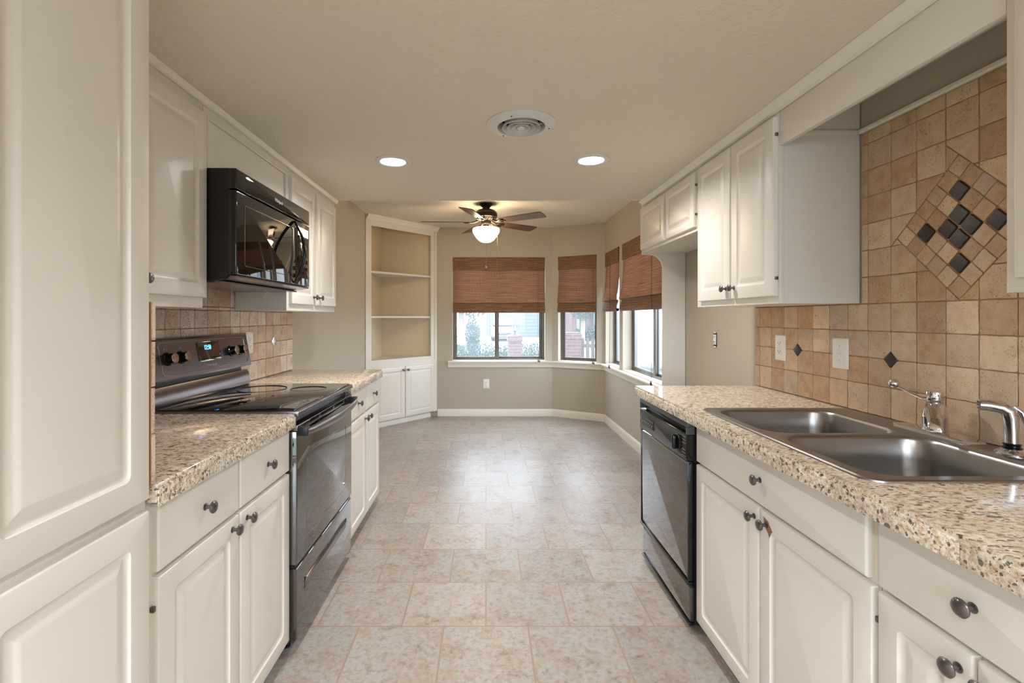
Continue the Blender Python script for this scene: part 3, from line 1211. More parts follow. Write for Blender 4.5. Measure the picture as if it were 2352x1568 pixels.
# ---- electric stove
SX, SY, SW = -0.717, 1.831, .750
t = thing('stove', 'black freestanding electric stove with glass cooktop and four knobs', 'stove', (SX, SY, 0), RL)
DB = SX - XW_L - .012                        # depth to the tiles
m2 = MB()
m2.box(0, SW, .034, DB, .035, .902, .002)
m2.build('body', 'black_mat', t)
for sx in (.03, SW - .07):
    for sy in (.06, DB - .08):
        MB().lathe([(.016, 0), (.016, .006), (.010, .008), (.010, .035)], (sx + .02, sy, 0), 14).build('leveling_foot', 'black_mat', t)
# oven door
m2 = MB()
panel_front(m2, .002, SW - .002, .338, .846, [(0, .033, .002), (0, .004, .003), (.002, .001, .003), (.004, 0, .003)])
od = m2.build('oven_door', 'mirror_glass', t)
m2 = MB()
rings = []
for q, y in ((.0, -.0002), (.0, -.0006), (.0025, -.0006), (.0025, -.0002)):
    rings.append([(p[0], y, p[1]) for p in rrect(.105 + q, SW - .105 - q, .405 + q, .735 - q, .03, 6)])
m2.loft(rings, cap=False)
m2.build('window_border', 'mirror_glass', od)
m2 = MB()
m2.box(.004, SW - .004, -.001, .033, .847, .868, .001)
m2.build('vent_strip', 'dark_steel', od)
for grp in ((.14, .24), (.27, .43), (.46, .58), (.62, .65)):
    m2 = MB()
    x = grp[0]
    while x < grp[1]:
        m2.box(x, x + .0045, -.0018, -.0005, .850, .865)
        x += .0085
    m2.build('vent_slots', 'black', od)
# bowed handle: a flat bar standing off the door
m2 = MB()
rings = []
n = 20
for k in range(n + 1):
    u = k / n
    x = .022 + (SW - .044) * u
    bow = -.030 - .026 * math.sin(PI * u) ** .6
    zc = .842 - .006 * math.sin(PI * u)
    hh = .013 + .004 * math.sin(PI * u)
    rings.append([(x, bow + y, zc + z) for y, z in ((0, hh), (-.005, hh - .001), (-.0085, hh * .4), (-.0085, -hh * .4), (-.005, -hh + .001), (0, -hh), (.005, -hh * .7), (.005, hh * .7))])
m2.loft(rings)
m2.build('handle', 'dark_steel', od, 40)
for x in (.014, SW - .044):
    m2 = MB()
    m2.box(x, x + .030, -.036, .002, .826, .860, .003)
    m2.build('handle_mount', 'black_mat', od)
# storage drawer
m2 = MB()
panel_front(m2, .004, SW - .004, .050, .322, [(0, .033, .002), (0, .006, .003), (.003, .003, .003), (.006, .002, .003)])
dr = m2.build('storage_drawer', 'mirror_glass', t)
m2 = MB()
m2.loft([[(.085, .001, .205), (.085, .001, .225), (.085, .0005, .225), (.085, .0005, .205)],
         [(.10, .0015, .207), (.10, .0015, .245), (.10, -.010, .243), (.10, -.003, .208)],
         [(.62, .0015, .207), (.62, .0015, .245), (.62, -.010, .243), (.62, -.003, .208)],
         [(.655, .001, .230), (.655, .001, .248), (.655, .0005, .248), (.655, .0005, .230)]])
m2.build('drawer_grip', 'dark_steel', dr)
m2 = MB()
m2.box(.006, SW - .006, .008, .034, .323, .337)
m2.build('drawer_gap', 'black_mat', t)
# cooktop
m2 = MB()
m2.box(.002, SW - .002, -.006, .540, .9025, .9225, .003, 2)
m2.build('cooktop_frame', 'dark_steel', t)
m2 = MB()
m2.box(.006, SW - .006, .010, .533, .9226, .9268, .0015, 2)
ct = m2.build('cooktop_glass', 'black_glass', t)
for cx_, cy_, r_ in ((.19, .15, .115), (.56, .16, .085), (.19, .40, .085), (.56, .39, .115), (.375, .44, .06)):
    m2 = MB()
    m2.lathe([(r_, .9268), (r_, .9272), (r_ - .002, .9272), (r_ - .002, .9268)], (cx_, cy_, 0), 48, cap=False)
    m2.build('burner_ring', 'black_mat', ct)
# backguard: riser, gap and leaning control panel
m2 = MB()
m2.prism([(.541, .9226), (.538, .94), (.548, .985), (.556, 1.003), (DB, 1.003), (DB, .9226)], .003, SW - .003, 'YZ')
m2.build('riser', 'dark_steel', t)
m2 = MB()
m2.box(.03, SW - .03, .575, DB, 1.003, 1.026)
m2.build('riser_gap', 'black_mat', t)
m2 = MB()
LEAN = math.atan2(.030, .168)
m2.prism([(.538, 1.026), (.537, 1.032), (.566, 1.186), (.572, 1.194), (DB, 1.196), (DB, 1.026)], -.002, SW + .002, 'YZ')
cp = m2.build('control_panel', 'dark_steel', t, 20)


def py(z):
    return .537 + (z - 1.030) / .156 * .029


rings = []
for q, y in ((.0, -.0003), (.0, -.0016), (.0022, -.0016), (.0022, -.0003)):
    rings.append([(p[0], py(p[1]) + y, p[1]) for p in rrect(.052 + q, SW - .032 - q, 1.046 + q, 1.178 - q, .012, 5)])
m2 = MB()
m2.loft(rings, cap=False)
m2.build('panel_border', 'chrome', cp)
for x in (.095, .180, .574, .660):
    z = 1.112
    m2 = MB()
    m2.lathe([(.027, .0), (.027, -.004), (.022, -.007), (.0205, -.028), (.021, -.031)], (0, 0, 0), 28, 'Y')
    k = m2.build('knob', 'black', cp, 40)
    k.location = (x, py(z), z)
    k.rotation_euler.x = -LEAN
    m2 = MB()
    m2.lathe([(.0212, -.0305), (.0212, -.0325), (.019, -.034), (.0, -.0345)], (0, 0, 0), 28, 'Y')
    c = m2.build('knob_cap', 'chrome', cp, 30)
    c.location = k.location
    c.rotation_euler.x = -LEAN
m2 = MB()
rings = []
for q, y in ((.0, .001), (.0, -.0022), (.002, -.0026)):
    rings.append([(p[0], py(p[1]) + y, p[1]) for p in rrect(.300 + q, .478 - q, 1.082 + q, 1.168 - q, .010, 5)])
m2.loft(rings)
m2.build('display', 'smoke_glass', cp)
text_mesh('12:50', .030, 'led', cp, 'clock_digits', (.378, py(1.142) - .0032, 1.142), (PI / 2 - LEAN, 0, 0), sx=.8)
text_mesh('Whirlpool', .020, 'lettering', cp, 'lettering', (.392, py(1.062) - .0006, 1.062), (PI / 2 - LEAN, 0, 0), sx=.9, shear=.25)
for x in (.095, .180, .574, .660):
    text_mesh('HI  OFF', .008, 'lettering_dim', cp, 'knob_legend', (x, py(1.150) - .0006, 1.150), (PI / 2 - LEAN, 0, 0))
    text_mesh('MED  LO', .008, 'lettering_dim', cp, 'knob_legend', (x, py(1.076) - .0006, 1.076), (PI / 2 - LEAN, 0, 0))

# ---- over-the-range microwave
MX = -0.945
t = thing('microwave', 'black over-the-range microwave with bowed handle', 'microwave', (MX, 1.831, 0), RL)
MW = .756
MD = MX - XW_L - .012
m2 = MB()
m2.prism([(.032, 1.440), (.032, 1.845), (MD, 1.845), (MD, 1.418), (.12, 1.418), (.05, 1.424)], 0, MW, 'YZ')
m2.build('body', 'black_mat', t)
m2 = MB()
m2.box(.02, MW - .02, .06, MD - .02, 1.412, 1.4178)
m2.build('grease_filter', 'dark_steel', t)
m2 = MB()
panel_front(m2, 0, MW, 1.768, 1.845, [(0, .031, .001), (0, .004, .002), (.002, .001, .002), (.004, 0, .002)])
vs_ = m2.build('vent_panel', 'black_glass', t)
text_mesh('Whirlpool', .022, 'lettering', vs_, 'lettering', (.372, -.0008, 1.806), (PI / 2, 0, 0), sx=.9, shear=.25)
m2 = MB()
panel_front(m2, 0, .566, 1.440, 1.762, [(0, .031, .001), (0, .004, .003), (.002, .001, .003), (.004, 0, .003)])
md = m2.build('door', 'black_glass', t)
m2 = MB()
rings = []
for q, y in ((.0, -.0002), (.0, -.0016), (.003, -.0016), (.003, -.0002)):
    rings.append([(p[0], y, p[1]) for p in rrect(.060 + q, .540 - q, 1.478 + q, 1.718 - q, .012, 5)])
m2.loft(rings, cap=False)
m2.build('window_border', 'dark_steel', md)
m2 = MB()
rings = []
for k in range(17):
    u = k / 16
    z = 1.448 + .306 * u
    o_ = -.003 - .050 * math.sin(PI * u)
    ww = .006 + .004 * math.sin(PI * u)
    rings.append([(.552 + ww * math.cos(a), o_ + .007 * math.sin(a), z) for a in [2 * PI * i / 10 for i in range(10)]])
m2.loft(rings)
m2.build('handle', 'black', md, 60)
m2 = MB()
panel_front(m2, .570, MW, 1.440, 1.762, [(0, .031, .001), (0, .004, .003), (.002, .001, .003), (.004, 0, .003)])
kp = m2.build('control_panel', 'black_glass', t)
m2 = MB()
m2.box(.60, .735, -.0008, -.0001, 1.695, 1.735)
m2.build('display', 'smoke_glass', kp)
for r_ in range(5):
    for c_ in range(3):
        m2 = MB()
        m2.box(.606 + c_ * .044, .638 + c_ * .044, -.0008, -.0001, 1.480 + r_ * .038, 1.500 + r_ * .038)
        m2.build('button', 'black_glass', kp)
m2 = MB()
m2.prism([(.0, 1.438), (.030, 1.438), (.095, 1.4175), (.085, 1.4165), (.0, 1.432)], .01, MW - .01, 'YZ')
m2.build('bottom_trim', 'dark_steel', t)

# ================================================================== sink side
XT = 1.448            # tile face
RX = 0.865            # base cabinet face frame
t = thing('dishwasher', 'black built-in dishwasher at the end of the sink counter', 'dishwasher', (.815, 2.557, 0), RR)
DWW = .598
m2 = MB()
m2.box(.003, DWW - .003, .032, .58, .03, .862)
m2.build('body', 'black_mat', t)
m2 = MB()
panel_front(m2, .010, DWW - .006, .212, .690, [(0, .031, .002), (0, .010, .003), (.004, .007, .003), (.008, .006, .003)])
m2.build('door_panel', 'mirror_glass', t)
m2 = MB()
m2.box(.002, .010, .004, .031, .205, .694, .001)
m2.box(DWW - .006, DWW, .004, .031, .205, .694, .001)
m2.box(.002, DWW, .002, .031, .194, .211, .002)
m2.box(.002, DWW, .012, .031, .182, .193, .001)
m2.build('door_edge_trim', 'black', t)
m2 = MB()
panel_front(m2, .006, DWW - .006, .040, .180, [(0, .031, .002), (0, .018, .003), (.004, .015, .003), (.008, .014, .003)])
m2.build('toe_panel', 'mirror_glass', t)
m2 = MB()
m2.box(.004, DWW - .004, .010, .031, .026, .039, .002)
m2.build('bottom_trim', 'black', t)
# console with pocket handle
m2 = MB()
panel_front(m2, 0, DWW, .696, .802, [(0, .031, .002), (0, .003, .003), (.002, .0005, .003), (.004, 0, .003)])
co = m2.build('console', 'black', t)
m2 = MB()
m2.box(0, DWW, 0, .031, .832, .856, .002)
m2.box(0, .012, 0, .031, .803, .832)
m2.box(DWW - .012, DWW, 0, .031, .803, .832)
m2.prism([(.020, .832), (.004, .832), (.030, .806), (.031, .806), (.031, .832)], .25, DWW - .012, 'YZ')
m2.build('handle_rail', 'grey_plastic', t)
m2 = MB()
m2.box(.012, DWW - .012, .0255, .0315, .803, .831)
m2.build('handle_pocket', 'black_mat', t)
m2 = MB()
m2.box(.030, .215, -.0012, .0005, .727, .775, .0008)
m2.build('button_frame', 'black_mat', co)
for k in range(6):
    m2 = MB()
    m2.box(.040 + k * .028, .060 + k * .028, -.006, -.001, .733, .741, .001)
    m2.build('button', 'grey_plastic', co)
    m2 = MB()
    m2.box(.043 + k * .028, .057 + k * .028, -.0015, -.001, .7445, .7475)
    m2.build('button_legend', 'lettering', co)
m2 = MB()
m2.box(.050, .205, -.0016, -.001, .756, .768)
m2.build('indicator_window', 'grey_plastic', co)
m2 = MB()
m2.lathe([(.034, 0), (.034, -.003), (.032, -.005), (.0, -.005)], (.505, 0, .752), 32, 'Y')
dl = m2.build('dial', 'black_mat', co)
m2 = MB()
m2.box(.496, .514, -.026, -.004, .722, .782, .006, 3)
m2.build('dial_grip', 'black', co)
for k, zz in enumerate((.79, .777, .764, .737, .724, .711)):
    m2 = MB()
    m2.box(.548, .582, -.0006, .0004, zz - .0015, zz)
    m2.build('dial_legend', 'lettering_dim', co)

Y0 = 1.950
t = thing('sink_base_cabinet', 'cream sink base cabinet with false drawer front and two doors', 'cabinet', (RX, Y0, 0), RR)
carcass(t, Y0 - 1.056, .575, 0, .868, .060, top=False)
drawer(t, .006, Y0 - 1.076, .700, .862, Y0 - 1.49, .778)
door(t, .006, Y0 - 1.500, .060, .690, Y0 - 1.522, .654)
d2 = door(t, Y0 - 1.492, Y0 - 1.060, .060, .690, Y0 - 1.455, .654, hinge=Y0 - 1.056)
m2 = MB()
kx0 = Y0 - 1.455
m2.prism([(kx0 - .016, .674), (kx0 - .004, .671), (kx0 + .010, .668), (kx0 + .014, .661), (kx0 + .021, .655), (kx0 + .030, .645), (kx0 + .024, .640), (kx0 + .019, .630), (kx0 + .014, .622), (kx0 + .008, .633), (kx0 - .002, .640), (kx0 - .012, .648)],
         -T_DOOR - .0004, -T_DOOR + .0004, 'XZ')
m2.build('chipped_paint', 'chip', d2, 0)
Y0 = 1.054
t = thing('base_cabinet', 'cream base cabinet on the near side of the sink cabinet', 'cabinet', (RX, Y0, 0), RR)
carcass(t, Y0 - .2, .575, 0, .868, .060)
drawer(t, .010, .425, .700, .862, Y0 - .838, .776)
door(t, .010, .213, .060, .690, .190, .654, .050)
door(t, .221, .425, .060, .690, .246, .654, .050)
drawer(t, .436, .846, .700, .862, .64, .776)
door(t, .436, .637, .060, .690, .612, .654, .050)
door(t, .645, .846, .060, .690, .670, .654, .050)

SX0, SX1, SY0, SY1 = .846, 1.428, 1.064, 1.922
counter('countertop', 'long speckled granite worktop holding the sink', .797, XT - .001, .2, 2.582, 'X-', (SX0 + .02, SX1 - .02, SY0 + .02, SY1 - .02))

# ---- double bowl sink
SCX, SCY, SZ = (SX0 + SX1) / 2, (SY0 + SY1) / 2, .9142
t = thing('kitchen_sink', 'stainless steel double bowl sink set into the granite counter', 'sink', (SCX, SCY, SZ))


def sink_mesh():
    mb = MB()
    bm = mb.bm
    edges = []

    def ring(pts, z):
        return [bm.verts.new((a - SCX, b - SCY, z)) for a, b in pts]

    def skin(a, b):
        n = len(a)
        for i in range(n):
            bm.faces.new((a[i], a[(i + 1) % n], b[(i + 1) % n], b[i]))

    def close(vs):
        for i in range(len(vs)):
            e = bm.edges.get((vs[i], vs[(i + 1) % len(vs)])) or bm.edges.new((vs[i], vs[(i + 1) % len(vs)]))
            edges.append(e)
    N = 8
    o0 = ring(rrect(SX0, SX1, SY0, SY1, .045, N), .0)
    o1 = ring(rrect(SX0 + .001, SX1 - .001, SY0 + .001, SY1 - .001, .044, N), .0035)
    o2 = ring(rrect(SX0 + .005, SX1 - .005, SY0 + .005, SY1 - .005, .041, N), .0060)
    o3 = ring(rrect(SX0 + .011, SX1 - .011, SY0 + .011, SY1 - .011, .036, N), .0045)
    skin(o0, o1); skin(o1, o2); skin(o2, o3)
    close(o3)
    for y0, y1 in ((1.506, 1.890), (1.098, 1.478)):
        x0, x1 = .884, 1.318
        prev = None
        for i, z, r in ((0, .0045, .075), (.004, .0020, .073), (.008, -.006, .070), (.012, -.06, .068), (.022, -.135, .062), (.030, -.160, .055), (.055, -.172, .04), (.15, -.176, .03)):
            cur = ring(rrect(x0 + i, x1 - i, y0 + i, y1 - i, r, N), z)
            if prev is None:
                close(cur)
            else:
                skin(prev, cur)
            prev = cur
        bm.faces.new(prev)
    bmesh.ops.triangle_fill(bm, use_beauty=True, use_dissolve=False, edges=edges)
    return mb


so = sink_mesh().build('basin', 'steel', t, 40)
for yc in (1.698, 1.288):
    m2 = MB()
    m2.lathe([(.055, -.1755), (.055, -.1735), (.048, -.1725), (.040, -.1745), (.0, -.1750)], (1.10 - SCX, yc - SCY, 0), 32)
    m2.build('drain_strainer', 'chrome', t)

# ---- faucet
FXX, FYY = 1.385, 1.490
t = thing('faucet', 'chrome single lever kitchen faucet at the back of the sink', 'faucet', (FXX, FYY, SZ + .0047))
m2 = MB()
pl = [(-.030, -.118), (-.022, -.130), (.022, -.130), (.030, -.118), (.032, 0), (.030, .118), (.022, .130), (-.022, .130), (-.030, .118), (-.034, 0)]
m2.loft([[(x, y, 0) for x, y in pl], [(x, y, .0055) for x, y in pl], [(x * .93, y * .985, .009 + .0055 * (1 - abs(y) / .13)) for x, y in pl],
         [(x * .5, y * .6, .0155) for x, y in pl]])
m2.build('deck_plate', 'chrome', t, 30)
m2 = MB()
m2.lathe([(.031, .011), (.0315, .014), (.0305, .018), (.030, .050), (.0308, .052), (.0308, .055), (.0295, .058), (.026, .080), (.021, .096), (.0185, .104), (.0, .106)], seg=36)
m2.build('body', 'chrome', t, 30)
m2 = MB()
# a broad spout leaves the body toward the viewer and dips over the bowl
rings = []
for k, (r_, z_, w_, h_) in enumerate(((-.004, .070, .022, .024), (.022, .086, .025, .018), (.050, .088, .024, .013), (.090, .078, .021, .011), (.130, .062, .018, .010), (.155, .048, .016, .010), (.163, .038, .014, .008))):
    d = Vector((-.68, -.733, 0)); sd = Vector((d.y, -d.x, 0))
    c = d * r_ + Vector((0, 0, z_))
    rings.append([tuple(c + sd * w_ * math.copysign(abs(math.cos(a)) ** .7, math.cos(a)) + Vector((0, 0, 1)) * h_ * math.copysign(abs(math.sin(a)) ** .7, math.sin(a))) for a in [2 * PI * i / 16 for i in range(16)]])
m2.loft(rings)
sp = m2.build('spout', 'chrome', t, 50)
m2 = MB()
m2.lathe([(.0175, .100), (.0205, .104), (.0215, .108), (.0215, .130), (.0205, .133), (.0, .1335)], seg=32)
m2.build('lever_cap', 'chrome', t, 30)
m2 = MB()
rings = []
for (x, y, z), w_, h_ in (((-.004, .004, .106), .014, .007), ((-.020, .022, .108), .0095, .0045), ((-.036, .040, .118), .0075, .004), ((-.052, .058, .132), .0065, .0035), ((-.060, .066, .139), .006, .004)):
    d = Vector((-.67, .74, 0)); sd = Vector((d.y, -d.x, 0))
    c = Vector((x, y, z))
    rings.append([tuple(c + sd * w_ * math.cos(a) + Vector((0, 0, 1)) * h_ * math.sin(a)) for a in [2 * PI * i / 10 for i in range(10)]])
m2.loft(rings)
m2.build('lever', 'chrome', t, 50)
m2 = MB()
m2.lathe([(.0, -.0150), (.007, -.0138), (.0128, -.009), (.0158, 0), (.0128, .009), (.007, .0138), (.0, .0150)], (-.066, .072, .147), 20)
m2.build('lever_ball', 'chrome', t, 60)

t = thing('side_sprayer', 'chrome pull-out side sprayer beside the faucet', 'sprayer', (1.385, 1.272, SZ + .0047))
m2 = MB()
m2.lathe([(.033, 0), (.034, .004), (.030, .009), (.022, .014), (.020, .016), (.0, .016)], seg=32)
m2.build('holder', 'chrome', t, 40)
m2 = MB()
m2.lathe([(.018, .0155), (.021, .018), (.0165, .021), (.0165, .024), (.019, .027), (.015, .030), (.0, .030)], seg=28)
m2.build('collar', 'black', t)
m2 = MB()
m2.tube([(0, 0, .030), (0, 0, .06), (-.002, .001, .095), (-.006, .003, .112), (-.018, .010, .122), (-.040, .022, .126), (-.056, .031, .126)], [.0145, .0140, .0155, .0165, .0160, .0150, .0150], 20)
m2.build('spray_head', 'chrome', t, 50)
m2 = MB()
m2.tube([(.000, -.002, .126), (.014, -.010, .112), (.022, -.014, .085), (.027, -.017, .058)], [.007, .007, .006, .004], 10)
m2.build('trigger', 'chrome', t, 50)

# ---- wall cabinets on the sink side
UR = 1.140
DU = 1.456 - UR - .004
Y0 = 3.518
t = thing('wall_cabinet', 'short cream cabinet over the empty refrigerator space with arched side panel', 'cabinet', (UR, Y0, 0), RR)
W = Y0 - 2.604
carcass(t, W, DU, 1.745, HK - .001)
door(t, .006, Y0 - 3.047, 1.765, 2.063, None, None, .042)
door(t, Y0 - 3.027, W - .006, 1.765, 2.063, None, None, .042, hinge=W - .001)
poly = [(.0, 1.7445), (.0, 1.735), (.055, 1.735)]
for k in range(9):
    a = R(90 - 90 * k / 8)
    poly.append((.055 + .093 * math.cos(a) , 1.642 + .093 * math.sin(a)))
poly += [(.148, .001), (DU, .001), (DU, 1.7445)]
m2 = MB()
m2.prism(poly, -.020, -.001, 'YZ')
m2.prism([(.0, 1.7446), (DU, 1.7446), (DU, HK - .001), (.0, HK - .001)], -.020, -.001, 'YZ')
m2.build('side_panel', 'cream', t, 40)
Y0 = 2.602
t = thing('wall_cabinet', 'taller cream two-door wall cabinet at the end of the tiled sink wall', 'cabinet', (UR, Y0, 0), RR)
W = Y0 - 1.877
carcass(t, W, DU, 1.333, HK - .001)
door(t, Y0 - 2.560, Y0 - 2.224, 1.362, 2.063, Y0 - 2.256, 1.412, hinge=None)
door(t, Y0 - 2.212, Y0 - 1.888, 1.362, 2.063, Y0 - 2.182, 1.412, hinge=Y0 - 1.884)
m2 = MB()
m2.box(W + .0005, W + .011, .03, DU - .012, 1.985, 2.003, .003)
m2.build('side_molding', 'trim', t)
t = thing('valance', 'plain cream valance board spanning above the sink', 'valance', (UR, 1.875, 0), RR)
m2 = MB()
m2.box(0, 1.875 - 1.060, 0, .02, 1.945, HK - .001, .0015)
m2.build('valance_board', 'cream', t)
Y0 = 1.058
t = thing('wall_cabinet', 'cream wall cabinet on the near side of the sink, at the picture edge', 'cabinet', (UR, Y0, 0), RR)
carcass(t, Y0 - .2, DU, 1.333, HK - .001)
door(t, .03, .42, 1.362, 2.063, .385, 1.412)
door(t, .43, .82, 1.362, 2.063, .465, 1.412)
struct(MB().prism([(1.4555, 1.985), (1.441, 1.985), (1.437, 1.990), (1.437, 2.000), (1.443, 2.005), (1.4555, 2.005)], 1.061, 1.864, 'XZ').build('trim_4', 'trim'))

# ================================================================== tiled backsplashes


def clip(poly, a, b, c):
    """keep the side a*x + b*y <= c of a convex polygon"""
    out = []
    n = len(poly)
    for i in range(n):
        p, q = poly[i], poly[(i + 1) % n]
        dp, dq = a * p[0] + b * p[1] - c, a * q[0] + b * q[1] - c
        if dp <= 1e-9:
            out.append(p)
        if (dp < -1e-9 and dq > 1e-9) or (dp > 1e-9 and dq < -1e-9):
            k = dp / (dp - dq)
            out.append((p[0] + (q[0] - p[0]) * k, p[1] + (q[1] - p[1]) * k))
    return out


def area(p):
    return abs(sum(p[i][0] * p[(i + 1) % len(p)][1] - p[(i + 1) % len(p)][0] * p[i][1] for i in range(len(p)))) / 2


def clip_rect(p, y0, y1, z0, z1):
    for a, b, c in ((-1, 0, -y0), (1, 0, y1), (0, -1, -z0), (0, 1, z1)):
        if len(p) < 3:
            return []
        p = clip(p, a, b, c)
    return p if len(p) >= 3 and area(p) > 2e-5 else []


def inset(p, g):
    """move every edge of a convex polygon inward by g"""
    cx = sum(q[0] for q in p) / len(p)
    cy = sum(q[1] for q in p) / len(p)
    out = p
    for i in range(len(p)):
        x0, y0 = p[i]
        x1, y1 = p[(i + 1) % len(p)]
        l = math.hypot(x1 - x0, y1 - y0)
        if l < 1e-6:
            continue
        nx, ny = (y1 - y0) / l, -(x1 - x0) / l
        if nx * (cx - x0) + ny * (cy - y0) > 0:
            nx, ny = -nx, -ny
        out = clip(out, nx, ny, nx * x0 + ny * y0 - g)
        if len(out) < 3:
            return []
    return out


def tile_on_wall(mb, poly, X, sgn, h, gap=.0014, rough=.0009, round_=.0016):
    """one stone tile: poly in (Y, Z) on the wall plane X, face standing h toward sgn"""
    p = inset(poly, gap)
    if len(p) < 3 or area(p) < 3e-5:
        return
    n = []
    for i in range(len(p)):
        a, b = Vector(p[i]), Vector(p[(i + 1) % len(p)])
        L = (b - a).length
        k = max(1, int(L / .02))
        for j in range(k):
            q = a.lerp(b, j / k)
            if j == 0:
                q = a.lerp(b, min(.25, .003 / max(L, .003)))
            n.append((q.x + random.uniform(-rough, rough), q.y + random.uniform(-rough, rough)))
        q = a.lerp(b, 1 - min(.25, .003 / max(L, .003)))
        n.append((q.x, q.y))
    cx = sum(q[0] for q in n) / len(n)
    cy = sum(q[1] for q in n) / len(n)

    def shr(d):
        out = []
        for x, y in n:
            l = math.hypot(x - cx, y - cy) or 1
            out.append((x - (x - cx) / l * d, y - (y - cy) / l * d))
        return out
    hj = h + random.uniform(-.0006, .0004)
    mb.loft([[(X, y, z) for y, z in n], [(X + sgn * (hj - round_), y, z) for y, z in n], [(X + sgn * (hj - .0004), y, z) for y, z in shr(round_ * .6)],
             [(X + sgn * hj, y, z) for y, z in shr(round_ * 1.6)]])


PITCH = .1032
ZL = [.9155, 1.026, 1.127, 1.228, 1.3302, 1.4315, 1.533, 1.634, 1.735, 1.836, 1.937, 1.984]
DCY, DCZ, DS = 1.480, 1.5565, .0525          # centre and tile size of the diamond mosaic
HD = 3 * DS * math.sqrt(2)


def diamond(cy, cz, hw, hz=None):
    hz = hz or hw
    return [(cy + hw, cz), (cy, cz + hz), (cy - hw, cz), (cy, cz - hz)]


def minus_diamond(poly, cy, cz, hd):
    """pieces of poly outside |y-cy|+|z-cz| <= hd; the side that leaves the largest piece cuts first"""
    res = []
    rest = poly
    sides = [(1, 1), (-1, 1), (-1, -1), (1, -1)]
    inside = poly
    for sy, sz in sides:
        inside = clip(inside, sy, sz, hd + sy * cy + sz * cz) if len(inside) >= 3 else []
    if len(inside) < 3 or area(inside) < 1e-5:
        return [poly]
    while sides and len(rest) >= 3:
        best = max(sides, key=lambda s: area(clip(rest, -s[0], -s[1], -(hd + s[0] * cy + s[1] * cz)) or [(0, 0)]))
        sides.remove(best)
        c = hd + best[0] * cy + best[1] * cz
        out = clip(rest, -best[0], -best[1], -c)
        if len(out) >= 3 and area(out) > 6e-5:
            res.append(out)
        rest = clip(rest, best[0], best[1], c)
    return res


# sink wall
t = thing('backsplash', 'tan travertine tile backsplash behind the sink with diamond mosaic', 'backsplash', (1.452, 1.4, .9155))
m2 = MB()
m2.box(1.4525, 1.4555, .2, 2.602, .9155, 1.3315)
m2.box(1.4525, 1.4555, 1.0595, 1.864, 1.3315, 1.984)
OFF = Vector((-1.452, -1.4, -.9155))


def off(o):
    o.data.transform(Matrix.Translation(OFF_))
    return o


OFF_ = OFF
off(m2.build('grout', 'grout_r', t, 0))
mb = MB()
y_lines = [1.729 + PITCH * k for k in range(-15, 10)]
ACC = [(1.729 + PITCH * 5 * k, 1.127) for k in (-2, -1, 0, 1)]
for ya, yb in zip(y_lines[:-1], y_lines[1:]):
    for za, zb in zip(ZL[:-1], ZL[1:]):
        cell = [(ya, za), (yb, za), (yb, zb), (ya, zb)]
        if zb < 1.34:
            ps = [clip_rect(cell, .2, 2.600, .9155, 1.3310)]
        else:
            ps = [clip_rect(cell, 1.0605, 1.863, 1.3310, 1.984)]
        for p in ps:
            if not p:
                continue
            pieces = [p]
            if zb > 1.34:
                pieces = minus_diamond(p, DCY, DCZ, HD)
            for ay, az in ACC:
                nxt = []
                for q in pieces:
                    if any(abs(v[0] - ay) + abs(v[1] - az) < .02 for v in q):
                        # knock the corner off under the accent tile: exactly one side cuts
                        sy = 1 if sum(v[0] for v in q) / len(q) > ay else -1
                        sz = 1 if sum(v[1] for v in q) / len(q) > az else -1
                        q = clip(q, -sy, -sz, -(.027 + sy * ay + sz * az))
                    nxt.append(q)
                pieces = nxt
            for q in pieces:
                if len(q) >= 3:
                    tile_on_wall(mb, q, 1.4525, -1, .0045)
off(mb.build('tiles', 'trav_r', t, 30))
mb = MB()
BLACK = [(0, 0), (-1, -1), (0, -1), (-1, 0), (1, 1), (-2, -2), (1, -2), (-2, 1)]
dk = []
for i in range(-3, 3):
    for j in range(-3, 3):
        c = [(i, j), (i + 1, j), (i + 1, j + 1), (i, j + 1)]
        s_ = DS / math.sqrt(2)
        p = [(DCY + (a - b) * s_, DCZ + (a + b) * s_) for a, b in c]
        if (i, j) in BLACK:
            dk.append(p)
        else:
            p = clip_rect(p, 1.0605, 1.863, 1.3310, 1.984)
            if p:
                tile_on_wall(mb, p, 1.4525, -1, .0045, .0012)
off(mb.build('mosaic_tiles', 'trav_r', t, 30))
for p in dk:
    mb = MB()
    tile_on_wall(mb, p, 1.4525, -1, .0065, .0030, .0004, .003)
    off(mb.build('accent_tile', 'dark_stone', t, 30))['label'] = 'dark brown stone mosaic tile'
for ay, az in ACC:
    if ay > .3:
        mb = MB()
        tile_on_wall(mb, diamond(ay, az, .0325), 1.4525, -1, .0075, .0012, .0002, .003)
        off(mb.build('accent_tile', 'accent', t, 30))['label'] = 'pewter diamond accent tile'

